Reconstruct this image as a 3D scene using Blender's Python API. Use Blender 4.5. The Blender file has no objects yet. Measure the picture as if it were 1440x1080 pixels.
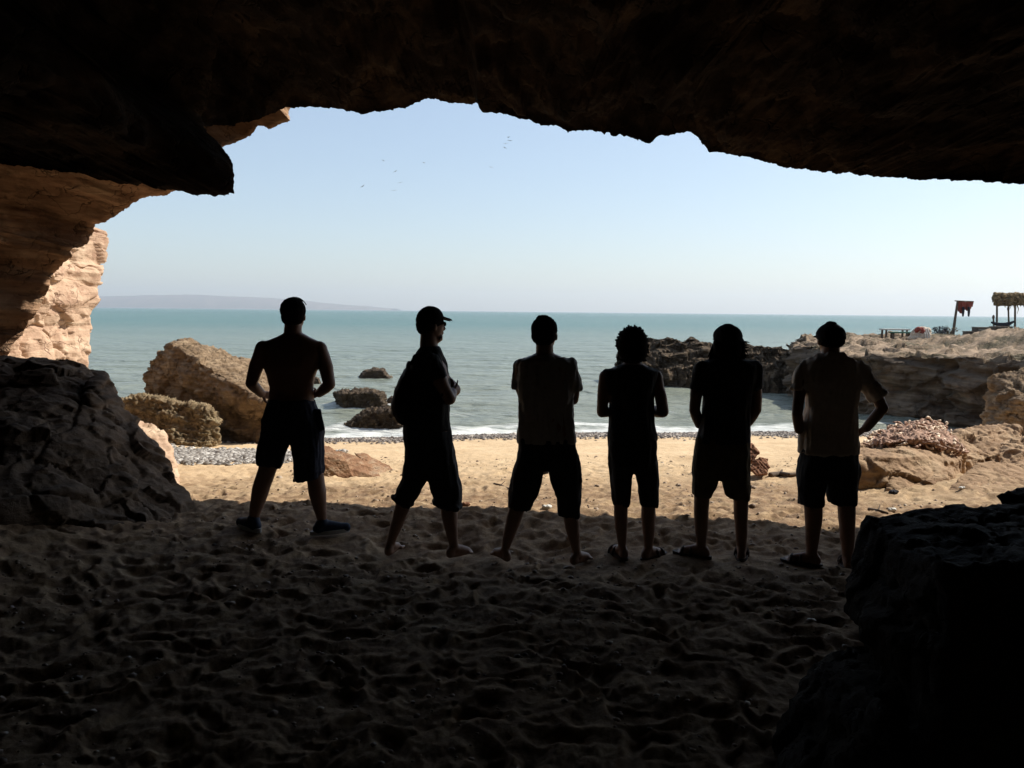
import bpy, bmesh, math, random
import numpy as np
from mathutils import Vector, Matrix

random.seed(7)
RNG = np.random.default_rng(7)
R = math.radians
sc = bpy.context.scene
COL = sc.collection

# ------------------------------------------------------------------ camera
CAM_Z, FPX, PITCH, ROLL = 1.75, 1130.0, R(5.16), R(0.58)
cam_d = bpy.data.cameras.new('camera')
cam = bpy.data.objects.new('camera', cam_d)
COL.objects.link(cam)
cam_d.sensor_width = 36.0
cam_d.lens = FPX / 1440 * 36
cam_d.clip_start = 0.05
cam_d.clip_end = 60000
CM = Matrix.Rotation(math.pi / 2 - PITCH, 4, 'X') @ Matrix.Rotation(ROLL, 4, 'Z')
cam.matrix_world = Matrix.Translation((0, 0, CAM_Z)) @ CM
sc.camera = cam
CR = np.array(CM.to_3x3())

# ------------------------------------------------------------------ light
SUN_AZ, SUN_EL = R(68), R(45)      # azimuth to the right of the view (+y), elevation
w = bpy.data.worlds.new('World')
sc.world = w
w.use_nodes = True
nt = w.node_tree
bg = nt.nodes['Background']
sky = nt.nodes.new('ShaderNodeTexSky')
sky.sky_type = 'NISHITA'
sky.sun_disc = False
sky.sun_elevation = SUN_EL
sky.sun_rotation = SUN_AZ
sky.air_density = 1.0
sky.dust_density = 0.9
sky.ozone_density = 1.0
# thin, even high haze over the whole sky
veil = nt.nodes.new('ShaderNodeMix'); veil.data_type = 'RGBA'; veil.blend_type = 'ADD'; veil.inputs[0].default_value = 1
nt.links.new(sky.outputs[0], veil.inputs[6]); veil.inputs[7].default_value = (1.75, 2.1, 2.5, 1)
nt.links.new(veil.outputs[2], bg.inputs[0])
bg.inputs[1].default_value = 0.080
sd = bpy.data.lights.new('sun', 'SUN')
sd.energy = 5.0
sd.angle = R(0.53)
sd.color = (1.0, 0.94, 0.84)
so = bpy.data.objects.new('sun', sd)
COL.objects.link(so)
sun_vec = Vector((math.sin(SUN_AZ) * math.cos(SUN_EL), math.cos(SUN_AZ) * math.cos(SUN_EL), math.sin(SUN_EL)))
so.rotation_euler = sun_vec.to_track_quat('Z', 'Y').to_euler()
so.location = sun_vec * 60
sc.view_settings.view_transform = 'Standard'
sc.view_settings.look = 'None'
sc.view_settings.gamma = 1
sc.view_settings.use_curve_mapping = False
sc.view_settings.exposure = 0.45

# ------------------------------------------------------------------ helpers
def P(px, py, Y):
    """point on the ray through photo pixel (px, py) at world distance Y ahead"""
    d = CR @ np.array([(px - 720) / FPX, -(py - 540) / FPX, -1.0])
    return np.array([0, 0, CAM_Z]) + d * (Y / d[1])

_perm = RNG.permutation(256)
_perm = np.concatenate([_perm, _perm, _perm])
_g = RNG.normal(size=(256, 3)); _g /= np.linalg.norm(_g, axis=1)[:, None]

def perlin(p):
    i = np.floor(p).astype(np.int64); f = p - i; i &= 255
    u = f * f * f * (f * (f * 6 - 15) + 10)
    out = 0
    for dx in (0, 1):
        for dy in (0, 1):
            for dz in (0, 1):
                h = _perm[_perm[_perm[(i[:, 0] + dx) & 255] + ((i[:, 1] + dy) & 255)] + ((i[:, 2] + dz) & 255)]
                g = _g[h]
                d = g[:, 0] * (f[:, 0] - dx) + g[:, 1] * (f[:, 1] - dy) + g[:, 2] * (f[:, 2] - dz)
                wx = u[:, 0] if dx else 1 - u[:, 0]
                wy = u[:, 1] if dy else 1 - u[:, 1]
                wz = u[:, 2] if dz else 1 - u[:, 2]
                out = out + d * wx * wy * wz
    return out * 1.5

def fbm(p, oct=4, gain=0.5, ridge=False):
    a, s, out = 1.0, 1.0, 0
    for k in range(oct):
        n = perlin(p * s + 17.3 * k)
        if ridge:
            n = 1 - 2 * np.abs(n) - 0.3
        out = out + a * n
        a *= gain; s *= 2.03
    return out

def worley(x, y, cell, seed, prob=1.0):
    """distance, direction and random value to the nearest seed of a jittered grid"""
    gx, gy = np.floor(x / cell).astype(int), np.floor(y / cell).astype(int)
    best = np.full(x.shape, 1e9); bx = np.zeros(x.shape); by = np.zeros(x.shape); br = np.zeros(x.shape)
    for i in (-1, 0, 1):
        for j in (-1, 0, 1):
            cx, cy = gx + i, gy + j
            h = (cx * 73856093) ^ (cy * 19349663) ^ (seed * 83492791)
            r1 = ((h * 1103515245 + 12345) & 0xffff) / 65535.0
            r2 = ((h * 214013 + 2531011) >> 3 & 0xffff) / 65535.0
            r3 = ((h * 69069 + 1) >> 5 & 0xffff) / 65535.0
            sx, sy = (cx + r1) * cell, (cy + r2) * cell
            d = np.hypot(x - sx, y - sy) + np.where(r3 > prob, 1e6, 0)
            m = d < best
            best = np.where(m, d, best); bx = np.where(m, x - sx, bx); by = np.where(m, y - sy, by); br = np.where(m, r3, br)
    return best, bx, by, br

def facet(p, cell, seed=0):
    """broken planar faces: a random tilted plane per 3-D Voronoi cell"""
    p = p / cell + seed * 7.31
    i0 = np.floor(p).astype(np.int64); best = np.full(len(p), 1e9); off = np.zeros(len(p))
    for a in (-1, 0, 1):
        for b in (-1, 0, 1):
            for c in (-1, 0, 1):
                q = i0 + np.array([a, b, c])
                h = _perm[_perm[_perm[q[:, 0] & 255] + (q[:, 1] & 255)] + (q[:, 2] & 255)]
                h2 = _perm[h + 37]
                s_ = q + .5 + _g[h] * .42
                v = p - s_; d = (v * v).sum(1)
                o_ = (v * _g[h2]).sum(1) + (h2 / 255.0 - .5) * .5
                m = d < best
                best = np.where(m, d, best); off = np.where(m, o_, off)
    return off

def sm(a, b, x):
    t = np.clip((x - a) / (b - a), 0, 1)
    return t * t * (3 - 2 * t)

def link(name, me, mat=None, parent=None, smooth=True):
    if mat is not None:
        me.materials.clear(); me.materials.append(mat)
    if smooth:
        me.polygons.foreach_set('use_smooth', np.ones(len(me.polygons), bool))
    o = bpy.data.objects.new(name, me)
    COL.objects.link(o)
    if parent is not None:
        o.parent = parent
        o.matrix_parent_inverse = Matrix.Translation(-parent.location)
    return o

def mesh_from(name, V, F, mat=None, parent=None, smooth=True):
    me = bpy.data.meshes.new(name)
    me.from_pydata([tuple(map(float, v)) for v in V], [], [tuple(map(int, f)) for f in F])
    me.update()
    return link(name, me, mat, parent, smooth)

def grid_mesh(name, V, nr, nc, mat=None, parent=None, closed=False, flip=False, smooth=True):
    """V: (nr*nc,3) array, rows x columns; fast quad grid"""
    me = bpy.data.meshes.new(name)
    cc = nc if closed else nc - 1
    r, c = np.meshgrid(np.arange(nr - 1), np.arange(cc), indexing='ij')
    c2 = (c + 1) % nc
    q = np.stack([r * nc + c, r * nc + c2, (r + 1) * nc + c2, (r + 1) * nc + c], -1).reshape(-1, 4)
    if flip:
        q = q[:, ::-1]
    me.vertices.add(len(V)); me.vertices.foreach_set('co', np.ascontiguousarray(V, np.float32).ravel())
    me.loops.add(q.size); me.loops.foreach_set('vertex_index', np.ascontiguousarray(q, np.int32).ravel())
    me.polygons.add(len(q)); me.polygons.foreach_set('loop_start', np.arange(0, q.size, 4, dtype=np.int32))
    me.update(calc_edges=True); me.validate()
    return link(name, me, mat, parent, smooth)

def tag(o, label=None, cat=None, group=None, kind=None):
    if label: o['label'] = label
    if cat: o['category'] = cat
    if group: o['group'] = group
    if kind: o['kind'] = kind
    return o

def empty(name, loc):
    o = bpy.data.objects.new(name, None)
    o.empty_display_size = 0.1
    o.location = Vector(tuple(map(float, loc)))
    COL.objects.link(o)
    return o

# solids are gathered as raw verts/faces, then unioned by a voxel remesh
class Sol:
    def __init__(s): s.V, s.F = [], []
    def add(s, V, F):
        b = len(s.V); s.V += [tuple(map(float, v)) for v in V]; s.F += [tuple(i + b for i in f) for f in F]
    def loft(s, rings):
        n = len(rings[0]); V = [v for r in rings for v in r]; F = []
        for k in range(len(rings) - 1):
            for i in range(n):
                j = (i + 1) % n
                F.append((k * n + i, k * n + j, (k + 1) * n + j, (k + 1) * n + i))
        F.append(tuple(range(n))[::-1]); F.append(tuple(range((len(rings) - 1) * n, len(rings) * n)))
        s.add(V, F)
    def chain(s, pts, n=14, flat=1.0, fdir=None):
        """tapered capsules joint to joint; pts = [(pos, radius)...]"""
        for (a, ra), (b, rb) in zip(pts[:-1], pts[1:]):
            s.capsule(a, b, ra, rb, n, flat, fdir)
    def capsule(s, a, b, ra, rb, n=14, flat=1.0, fdir=None):
        a, b = np.array(a, float), np.array(b, float)
        d = b - a; L = np.linalg.norm(d)
        if L < 1e-6: d = np.array([0, 0, 1.0]); L = 1e-6
        d = d / L
        up = np.array([0, 0, 1.0]) if abs(d[2]) < .9 else np.array([0, 1.0, 0])
        if fdir is not None: up = np.array(fdir, float)
        u = np.cross(d, up); u /= np.linalg.norm(u); v = np.cross(d, u)
        ang = np.linspace(0, 2 * math.pi, n, endpoint=False)
        rings = []
        for t in (85, 60, 35, 12):
            r, o = ra * math.cos(R(t)), -ra * math.sin(R(t)); rings.append((a + d * o, r))
        for t in (0.0, .25, .5, .75, 1.0):
            rings.append((a + d * L * t, ra + (rb - ra) * t))
        for t in (12, 35, 60, 85):
            r, o = rb * math.cos(R(t)), rb * math.sin(R(t)); rings.append((b + d * o, r))
        s.loft([[c + (u * math.cos(q) + v * math.sin(q) * flat) * r for q in ang] for c, r in rings])
    def ellip(s, c, rad, M=None, n=16, m=12, power=1.0):
        c = np.array(c, float); M = np.eye(3) if M is None else M
        rings = []
        for i in range(m + 1):
            th = math.pi * (i + .02) / (m + .04)
            z = -math.cos(th); r = math.sin(th) ** power
            rings.append([c + M @ np.array([rad[0] * r * math.cos(q), rad[1] * r * math.sin(q), rad[2] * z]) for q in np.linspace(0, 2 * math.pi, n, endpoint=False)])
        s.loft(rings)
    def hull(s, pts):
        bm = bmesh.new()
        for p in pts: bm.verts.new(tuple(map(float, p)))
        r = bmesh.ops.convex_hull(bm, input=list(bm.verts))
        bmesh.ops.delete(bm, geom=list({g for g in r['geom_interior'] + r['geom_unused'] if isinstance(g, bmesh.types.BMVert)}), context='VERTS')
        bm.verts.index_update()
        bmesh.ops.recalc_face_normals(bm, faces=list(bm.faces))
        s.add([tuple(v.co) for v in bm.verts], [tuple(v.index for v in f.verts) for f in bm.faces])
        bm.free()
    def build(s, name, mat, parent=None, voxel=None, disp=None, smooth_it=2, smooth=True):
        me = bpy.data.meshes.new(name); me.from_pydata(s.V, [], s.F); me.update()
        if voxel:
            o = bpy.data.objects.new('tmp', me); COL.objects.link(o)
            m = o.modifiers.new('r', 'REMESH'); m.mode = 'VOXEL'; m.voxel_size = voxel; m.use_smooth_shade = True
            if smooth_it:
                k = o.modifiers.new('s', 'SMOOTH'); k.iterations = smooth_it; k.factor = .5
            dg = bpy.context.evaluated_depsgraph_get()
            me2 = bpy.data.meshes.new_from_object(o.evaluated_get(dg))
            bpy.data.objects.remove(o); bpy.data.meshes.remove(me)
            me = me2; me.name = name
            if disp is not None:
                co = np.empty(len(me.vertices) * 3, np.float32); me.vertices.foreach_get('co', co)
                nn = np.empty(len(me.vertices) * 3, np.float32); me.vertices.foreach_get('normal', nn)
                co = co.reshape(-1, 3).astype(float); nn = nn.reshape(-1, 3).astype(float)
                co = disp(co, nn)
                me.vertices.foreach_set('co', co.astype(np.float32).ravel()); me.update()
        return link(name, me, mat, parent, smooth)

def rockdisp(amp, freq, strata=0.0, sfreq=6.0, tilt=(0.12, 0.05), seed=0.0, ridge=True, fine=0.25):
    def f(co, nn):
        q = co * freq + seed
        wp = co + .12 / freq * np.stack([perlin(q * 2), perlin(q * 2 + 5), perlin(q * 2 + 9)], 1)
        d = fbm(q, 4, .5, False) * amp * .8
        d += facet(wp, .55 / freq, seed) * amp * 1.1 + facet(wp, .20 / freq, seed + 3) * amp * .42
        d += fbm(co * freq * 7 + seed, 3, .6, ridge) * amp * fine
        if strata:
            h = co[:, 2] + co[:, 0] * tilt[0] + co[:, 1] * tilt[1] + .06 * perlin(co * 1.3 + seed)
            s = perlin(np.stack([h * sfreq, co[:, 0] * .35, co[:, 1] * .35 + seed], 1))
            s2 = perlin(np.stack([h * sfreq * 3.1, co[:, 0] * .9, co[:, 1] * .9 + seed], 1))
            side = 1 - np.abs(nn[:, 2]) * .8
            d += (np.tanh(s * 5) * strata + np.tanh(s2 * 4) * strata * .5) * side
        pit = fbm(co * freq * 3.2 + 60 + seed, 3, .6); d -= amp * 1.2 * fine * np.clip(pit - .25, 0, 1)
        cr = np.abs(perlin(co * freq * 1.7 + 40 + seed)); d -= amp * .5 * np.exp(-(cr / .025) ** 2)
        return co + nn * d[:, None]
    return f

# ------------------------------------------------------------------ materials
def mat_new(name):
    m = bpy.data.materials.new(name); m.use_nodes = True
    return m, m.node_tree, m.node_tree.nodes['Principled BSDF']

def nd(nt, t, **kw):
    n = nt.nodes.new(t)
    for k, v in kw.items():
        if k in n.inputs: n.inputs[k].default_value = v
        else: setattr(n, k, v)
    return n

def ramp(nt, stops):
    n = nt.nodes.new('ShaderNodeValToRGB')
    e = n.color_ramp.elements
    while len(e) < len(stops): e.new(.5)
    for k, (p, c) in enumerate(stops):
        e[k].position = p; e[k].color = (*c, 1) if len(c) == 3 else c
    return n

def rock_mat(name, c, rough=.9, scale=1.0, bump=.5, strata=1.0, stain=(0.04, .03, .025), stain_amt=.5, bdist=.03, cracks=.8, zs=7.0, spec=.2):
    m, nt, b = mat_new(name)
    L = nt.links.new
    geo = nd(nt, 'ShaderNodeNewGeometry')
    n1 = nd(nt, 'ShaderNodeTexNoise', Scale=1.1 * scale, Detail=9.0, Roughness=.62); L(geo.outputs['Position'], n1.inputs['Vector'])
    mp = nd(nt, 'ShaderNodeMapping'); mp.inputs['Scale'].default_value = (.6, .6, zs); mp.inputs['Rotation'].default_value = (.06, .1, 0)
    L(geo.outputs['Position'], mp.inputs['Vector'])
    n2 = nd(nt, 'ShaderNodeTexNoise', Scale=1.3 * scale, Detail=6.0, Roughness=.6, Distortion=.4); L(mp.outputs[0], n2.inputs['Vector'])
    r1 = ramp(nt, [(.3, c[0]), (.5, c[1]), (.7, c[2])])
    mx = nd(nt, 'ShaderNodeMix'); mx.data_type = 'FLOAT'; mx.inputs[0].default_value = .5 * strata
    L(n1.outputs[0], mx.inputs[2]); L(n2.outputs[0], mx.inputs[3]); L(mx.outputs[0], r1.inputs[0])
    n3 = nd(nt, 'ShaderNodeTexNoise', Scale=2.7 * scale, Detail=8.0, Roughness=.7); L(geo.outputs['Position'], n3.inputs['Vector'])
    r3 = ramp(nt, [(.52, (0, 0, 0)), (.68, (stain_amt,) * 3)])
    L(n3.outputs[0], r3.inputs[0])
    m2 = nd(nt, 'ShaderNodeMix'); m2.data_type = 'RGBA'
    L(r3.outputs[0], m2.inputs[0]); L(r1.outputs[0], m2.inputs[6]); m2.inputs[7].default_value = (*stain, 1)
    L(m2.outputs[2], b.inputs['Base Color'])
    n4 = nd(nt, 'ShaderNodeTexNoise', Scale=9 * scale, Detail=12.0, Roughness=.68); L(geo.outputs['Position'], n4.inputs['Vector'])
    ad = nd(nt, 'ShaderNodeMath', operation='ADD'); L(n4.outputs[0], ad.inputs[0]); L(n2.outputs[0], ad.inputs[1])
    bp = nd(nt, 'ShaderNodeBump', Strength=bump, Distance=bdist); L(ad.outputs[0], bp.inputs['Height']); L(bp.outputs[0], b.inputs['Normal'])
    if cracks:
        vw = nd(nt, 'ShaderNodeTexNoise', Scale=1.8 * scale, Detail=4.0); L(geo.outputs['Position'], vw.inputs['Vector'])
        va = nd(nt, 'ShaderNodeMix'); va.data_type = 'RGBA'; va.blend_type = 'LINEAR_LIGHT'; va.inputs[0].default_value = .35; L(geo.outputs['Position'], va.inputs[6]); L(vw.outputs['Color'], va.inputs[7])
        mp2 = nd(nt, 'ShaderNodeMapping'); mp2.inputs['Scale'].default_value = (1, 1, 1.9); L(va.outputs[2], mp2.inputs['Vector'])
        vo = nd(nt, 'ShaderNodeTexVoronoi', feature='DISTANCE_TO_EDGE', Scale=1.9 * scale); L(mp2.outputs[0], vo.inputs['Vector'])
        rc = ramp(nt, [(.0, (cracks,) * 3), (.035, (0,) * 3)]); L(vo.outputs['Distance'], rc.inputs[0])
        mk = ramp(nt, [(.45, (0,) * 3), (.6, (1,) * 3)]); L(vw.outputs[0], mk.inputs[0])
        mm = nd(nt, 'ShaderNodeMath', operation='MULTIPLY'); L(rc.outputs[0], mm.inputs[0]); L(mk.outputs[0], mm.inputs[1])
        m5 = nd(nt, 'ShaderNodeMix'); m5.data_type = 'RGBA'; L(mm.outputs[0], m5.inputs[0]); L(m2.outputs[2], m5.inputs[6]); m5.inputs[7].default_value = (*[x * .6 for x in stain], 1)
        L(m5.outputs[2], b.inputs['Base Color'])
        a5 = nd(nt, 'ShaderNodeMath', operation='SUBTRACT'); L(ad.outputs[0], a5.inputs[0]); L(mm.outputs[0], a5.inputs[1]); L(a5.outputs[0], bp.inputs['Height'])
    b.inputs['Roughness'].default_value = rough
    b.inputs['Specular IOR Level'].default_value = spec
    return m

def plain(name, c, rough=.85, var=.25, scale=25, bump=.2, spec=.3):
    m, nt, b = mat_new(name); L = nt.links.new
    tc = nd(nt, 'ShaderNodeNewGeometry')
    n = nd(nt, 'ShaderNodeTexNoise', Scale=float(scale), Detail=5.0, Roughness=.6); L(tc.outputs['Position'], n.inputs['Vector'])
    r = ramp(nt, [(.3, tuple(x * (1 - var) for x in c)), (.7, tuple(min(1, x * (1 + var)) for x in c))])
    L(n.outputs[0], r.inputs[0]); L(r.outputs[0], b.inputs['Base Color'])
    bp = nd(nt, 'ShaderNodeBump', Strength=bump, Distance=.004); L(n.outputs[0], bp.inputs['Height']); L(bp.outputs[0], b.inputs['Normal'])
    b.inputs['Roughness'].default_value = rough; b.inputs['Specular IOR Level'].default_value = spec
    return m

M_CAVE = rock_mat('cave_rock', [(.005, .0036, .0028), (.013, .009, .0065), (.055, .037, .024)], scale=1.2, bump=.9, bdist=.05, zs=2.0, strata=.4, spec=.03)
M_CAVEL = rock_mat('cave_mouth_rock', [(.20, .105, .062), (.42, .255, .155), (.60, .43, .285)], scale=1.6, bump=.7, bdist=.04, stain_amt=.55)
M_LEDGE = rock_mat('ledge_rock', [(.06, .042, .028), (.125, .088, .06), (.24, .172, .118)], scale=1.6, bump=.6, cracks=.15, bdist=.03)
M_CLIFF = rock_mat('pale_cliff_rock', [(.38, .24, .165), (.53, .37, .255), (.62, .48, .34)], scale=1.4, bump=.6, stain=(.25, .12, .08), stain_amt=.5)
M_BOULD = rock_mat('boulder_rock', [(.10, .065, .04), (.22, .15, .09), (.42, .31, .195)], scale=2.2, bump=.8, stain_amt=.55, bdist=.04)
M_BLOCK = rock_mat('mossy_rock', [(.12, .08, .045), (.28, .205, .118), (.43, .345, .20)], scale=3.0, bump=.9, stain=(.035, .03, .015), stain_amt=.8, bdist=.05)
M_REEF = rock_mat('reef_rock', [(.035, .023, .014), (.085, .058, .035), (.27, .19, .115)], scale=2.6, bump=1.0, stain_amt=.8, stain=(.02, .016, .012), bdist=.07)
M_HEAD = rock_mat('headland_rock', [(.05, .036, .025), (.12, .088, .061), (.27, .20, .138)], scale=1.0, bump=.8, stain_amt=.6, bdist=.06)
M_WET = rock_mat('wet_rock', [(.03, .02, .012), (.08, .052, .03), (.21, .15, .085)], rough=.55, scale=4.0, bump=1.0, stain_amt=.6, bdist=.04)
M_ORANGE = rock_mat('orange_stone', [(.16, .075, .04), (.28, .155, .085), (.45, .35, .24)], scale=3.5, bump=.6, stain_amt=.3)
M_SANDROCK = rock_mat('sandy_rock', [(.20, .12, .07), (.34, .225, .135), (.47, .345, .22)], scale=2.0, bump=.5, stain_amt=.4, stain=(.13, .07, .035))
M_RED = rock_mat('red_stone', [(.16, .07, .04), (.27, .13, .075), (.36, .2, .12)], scale=5.0, bump=.8, stain_amt=.4)
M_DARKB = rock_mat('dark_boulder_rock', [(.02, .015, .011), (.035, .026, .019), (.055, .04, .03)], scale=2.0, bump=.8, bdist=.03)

def sand_material():
    m, nt, b = mat_new('sand'); L = nt.links.new
    geo = nd(nt, 'ShaderNodeNewGeometry')
    at = nd(nt, 'ShaderNodeAttribute', attribute_name='wet')
    n1 = nd(nt, 'ShaderNodeTexNoise', Scale=1.6, Detail=8.0, Roughness=.65); L(geo.outputs['Position'], n1.inputs['Vector'])
    n2 = nd(nt, 'ShaderNodeTexNoise', Scale=55.0, Detail=4.0, Roughness=.7); L(geo.outputs['Position'], n2.inputs['Vector'])
    r1 = ramp(nt, [(.3, (.47, .325, .185)), (.5, (.58, .42, .25)), (.7, (.65, .485, .30))])
    L(n1.outputs[0], r1.inputs[0])
    r2 = ramp(nt, [(.3, (.72,) * 3), (.65, (1.06,) * 3)]); L(n2.outputs[0], r2.inputs[0])
    m1 = nd(nt, 'ShaderNodeMix'); m1.data_type = 'RGBA'; m1.blend_type = 'MULTIPLY'; m1.inputs[0].default_value = 1
    L(r1.outputs[0], m1.inputs[6]); L(r2.outputs[0], m1.inputs[7])
    # reddish churned clods and weed bits; the dark coverage also paints cave-floor shade
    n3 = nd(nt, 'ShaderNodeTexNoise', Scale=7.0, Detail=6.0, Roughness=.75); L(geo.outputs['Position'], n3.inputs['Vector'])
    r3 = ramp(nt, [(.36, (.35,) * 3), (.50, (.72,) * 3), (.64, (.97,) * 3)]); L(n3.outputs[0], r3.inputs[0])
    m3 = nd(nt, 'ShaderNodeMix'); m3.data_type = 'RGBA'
    dr = nd(nt, 'ShaderNodeMath', operation='MULTIPLY'); L(r3.outputs[0], dr.inputs[0]); at2 = nd(nt, 'ShaderNodeAttribute', attribute_name='churn_shade'); L(at2.outputs['Fac'], dr.inputs[1])
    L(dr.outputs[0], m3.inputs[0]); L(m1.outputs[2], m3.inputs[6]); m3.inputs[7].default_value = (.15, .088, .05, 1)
    m2 = nd(nt, 'ShaderNodeMix'); m2.data_type = 'RGBA'
    L(at.outputs['Fac'], m2.inputs[0]); L(m3.outputs[2], m2.inputs[6]); m2.inputs[7].default_value = (.13, .095, .065, 1)
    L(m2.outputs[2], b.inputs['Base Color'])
    rr = nd(nt, 'ShaderNodeMapRange'); rr.inputs['To Min'].default_value = .95; rr.inputs['To Max'].default_value = .45
    L(at.outputs['Fac'], rr.inputs['Value']); L(rr.outputs[0], b.inputs['Roughness'])
    b.inputs['Specular IOR Level'].default_value = .2
    n4 = nd(nt, 'ShaderNodeTexNoise', Scale=22.0, Detail=10.0, Roughness=.7); L(geo.outputs['Position'], n4.inputs['Vector'])
    bp = nd(nt, 'ShaderNodeBump', Strength=.5, Distance=.02); L(n4.outputs[0], bp.inputs['Height']); L(bp.outputs[0], b.inputs['Normal'])
    return m

def water_material():
    m, nt, b = mat_new('sea_water'); L = nt.links.new
    geo = nd(nt, 'ShaderNodeNewGeometry')
    dep = nd(nt, 'ShaderNodeAttribute', attribute_name='depth')
    mp = nd(nt, 'ShaderNodeMapping'); mp.inputs['Scale'].default_value = (.016, .09, .05); L(geo.outputs['Position'], mp.inputs['Vector'])
    n1 = nd(nt, 'ShaderNodeTexNoise', Scale=1.0, Detail=7.0, Roughness=.6); L(mp.outputs[0], n1.inputs['Vector'])
    r1 = ramp(nt, [(.3, (.034, .110, .100)), (.55, (.054, .135, .118)), (.75, (.10, .172, .14))]); L(n1.outputs[0], r1.inputs[0])
    # shallow silty water
    sh = nd(nt, 'ShaderNodeMapRange'); sh.inputs['From Min'].default_value = .0; sh.inputs['From Max'].default_value = 13.0
    sh.inputs['To Min'].default_value = 1; sh.inputs['To Max'].default_value = 0
    L(dep.outputs['Fac'], sh.inputs['Value'])
    m1 = nd(nt, 'ShaderNodeMix'); m1.data_type = 'RGBA'; L(sh.outputs[0], m1.inputs[0]); L(r1.outputs[0], m1.inputs[6]); m1.inputs[7].default_value = (.20, .215, .175, 1)
    # foam: ragged patches in shallow water
    n2 = nd(nt, 'ShaderNodeTexNoise', Scale=1.0, Detail=9.0, Roughness=.72, Distortion=.8)
    mp2 = nd(nt, 'ShaderNodeMapping'); mp2.inputs['Scale'].default_value = (1.1, 2.6, 1); L(geo.outputs['Position'], mp2.inputs['Vector']); L(mp2.outputs[0], n2.inputs['Vector'])
    fo = nd(nt, 'ShaderNodeAttribute', attribute_name='foam')
    ad = nd(nt, 'ShaderNodeMath', operation='ADD'); L(n2.outputs[0], ad.inputs[0]); L(fo.outputs['Fac'], ad.inputs[1])
    rf = ramp(nt, [(.0, (0,) * 3), (1.0, (1,) * 3)])
    mr = nd(nt, 'ShaderNodeMapRange'); mr.inputs['From Min'].default_value = .96; mr.inputs['From Max'].default_value = 1.22; L(ad.outputs[0], mr.inputs['Value'])
    m2 = nd(nt, 'ShaderNodeMix'); m2.data_type = 'RGBA'; L(mr.outputs[0], m2.inputs[0]); L(m1.outputs[2], m2.inputs[6]); m2.inputs[7].default_value = (.60, .61, .58, 1)
    L(m2.outputs[2], b.inputs['Base Color'])
    r5 = nd(nt, 'ShaderNodeMapRange'); r5.inputs['To Min'].default_value = .22; r5.inputs['To Max'].default_value = .8; L(mr.outputs[0], r5.inputs['Value']); L(r5.outputs[0], b.inputs['Roughness'])
    b.inputs['IOR'].default_value = 1.33; b.inputs['Specular IOR Level'].default_value = .17
    # ripples
    mp3 = nd(nt, 'ShaderNodeMapping'); mp3.inputs['Scale'].default_value = (1.0, 2.2, 1); mp3.inputs['Rotation'].default_value = (0, 0, .15); L(geo.outputs['Position'], mp3.inputs['Vector'])
    n3 = nd(nt, 'ShaderNodeTexNoise', Scale=2.2, Detail=7.0, Roughness=.6, Distortion=.3); L(mp3.outputs[0], n3.inputs['Vector'])
    bp = nd(nt, 'ShaderNodeBump', Strength=.9, Distance=.16); L(n3.outputs[0], bp.inputs['Height'])
    n5 = nd(nt, 'ShaderNodeTexNoise', Scale=.22, Detail=4.0, Roughness=.6, Distortion=.3); L(mp3.outputs[0], n5.inputs['Vector'])
    bp2 = nd(nt, 'ShaderNodeBump', Strength=.9, Distance=1.2); L(n5.outputs[0], bp2.inputs['Height']); L(bp.outputs[0], bp2.inputs['Normal'])
    L(bp2.outputs[0], b.inputs['Normal'])
    return m

M_SAND, M_WATER = sand_material(), water_material()

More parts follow.
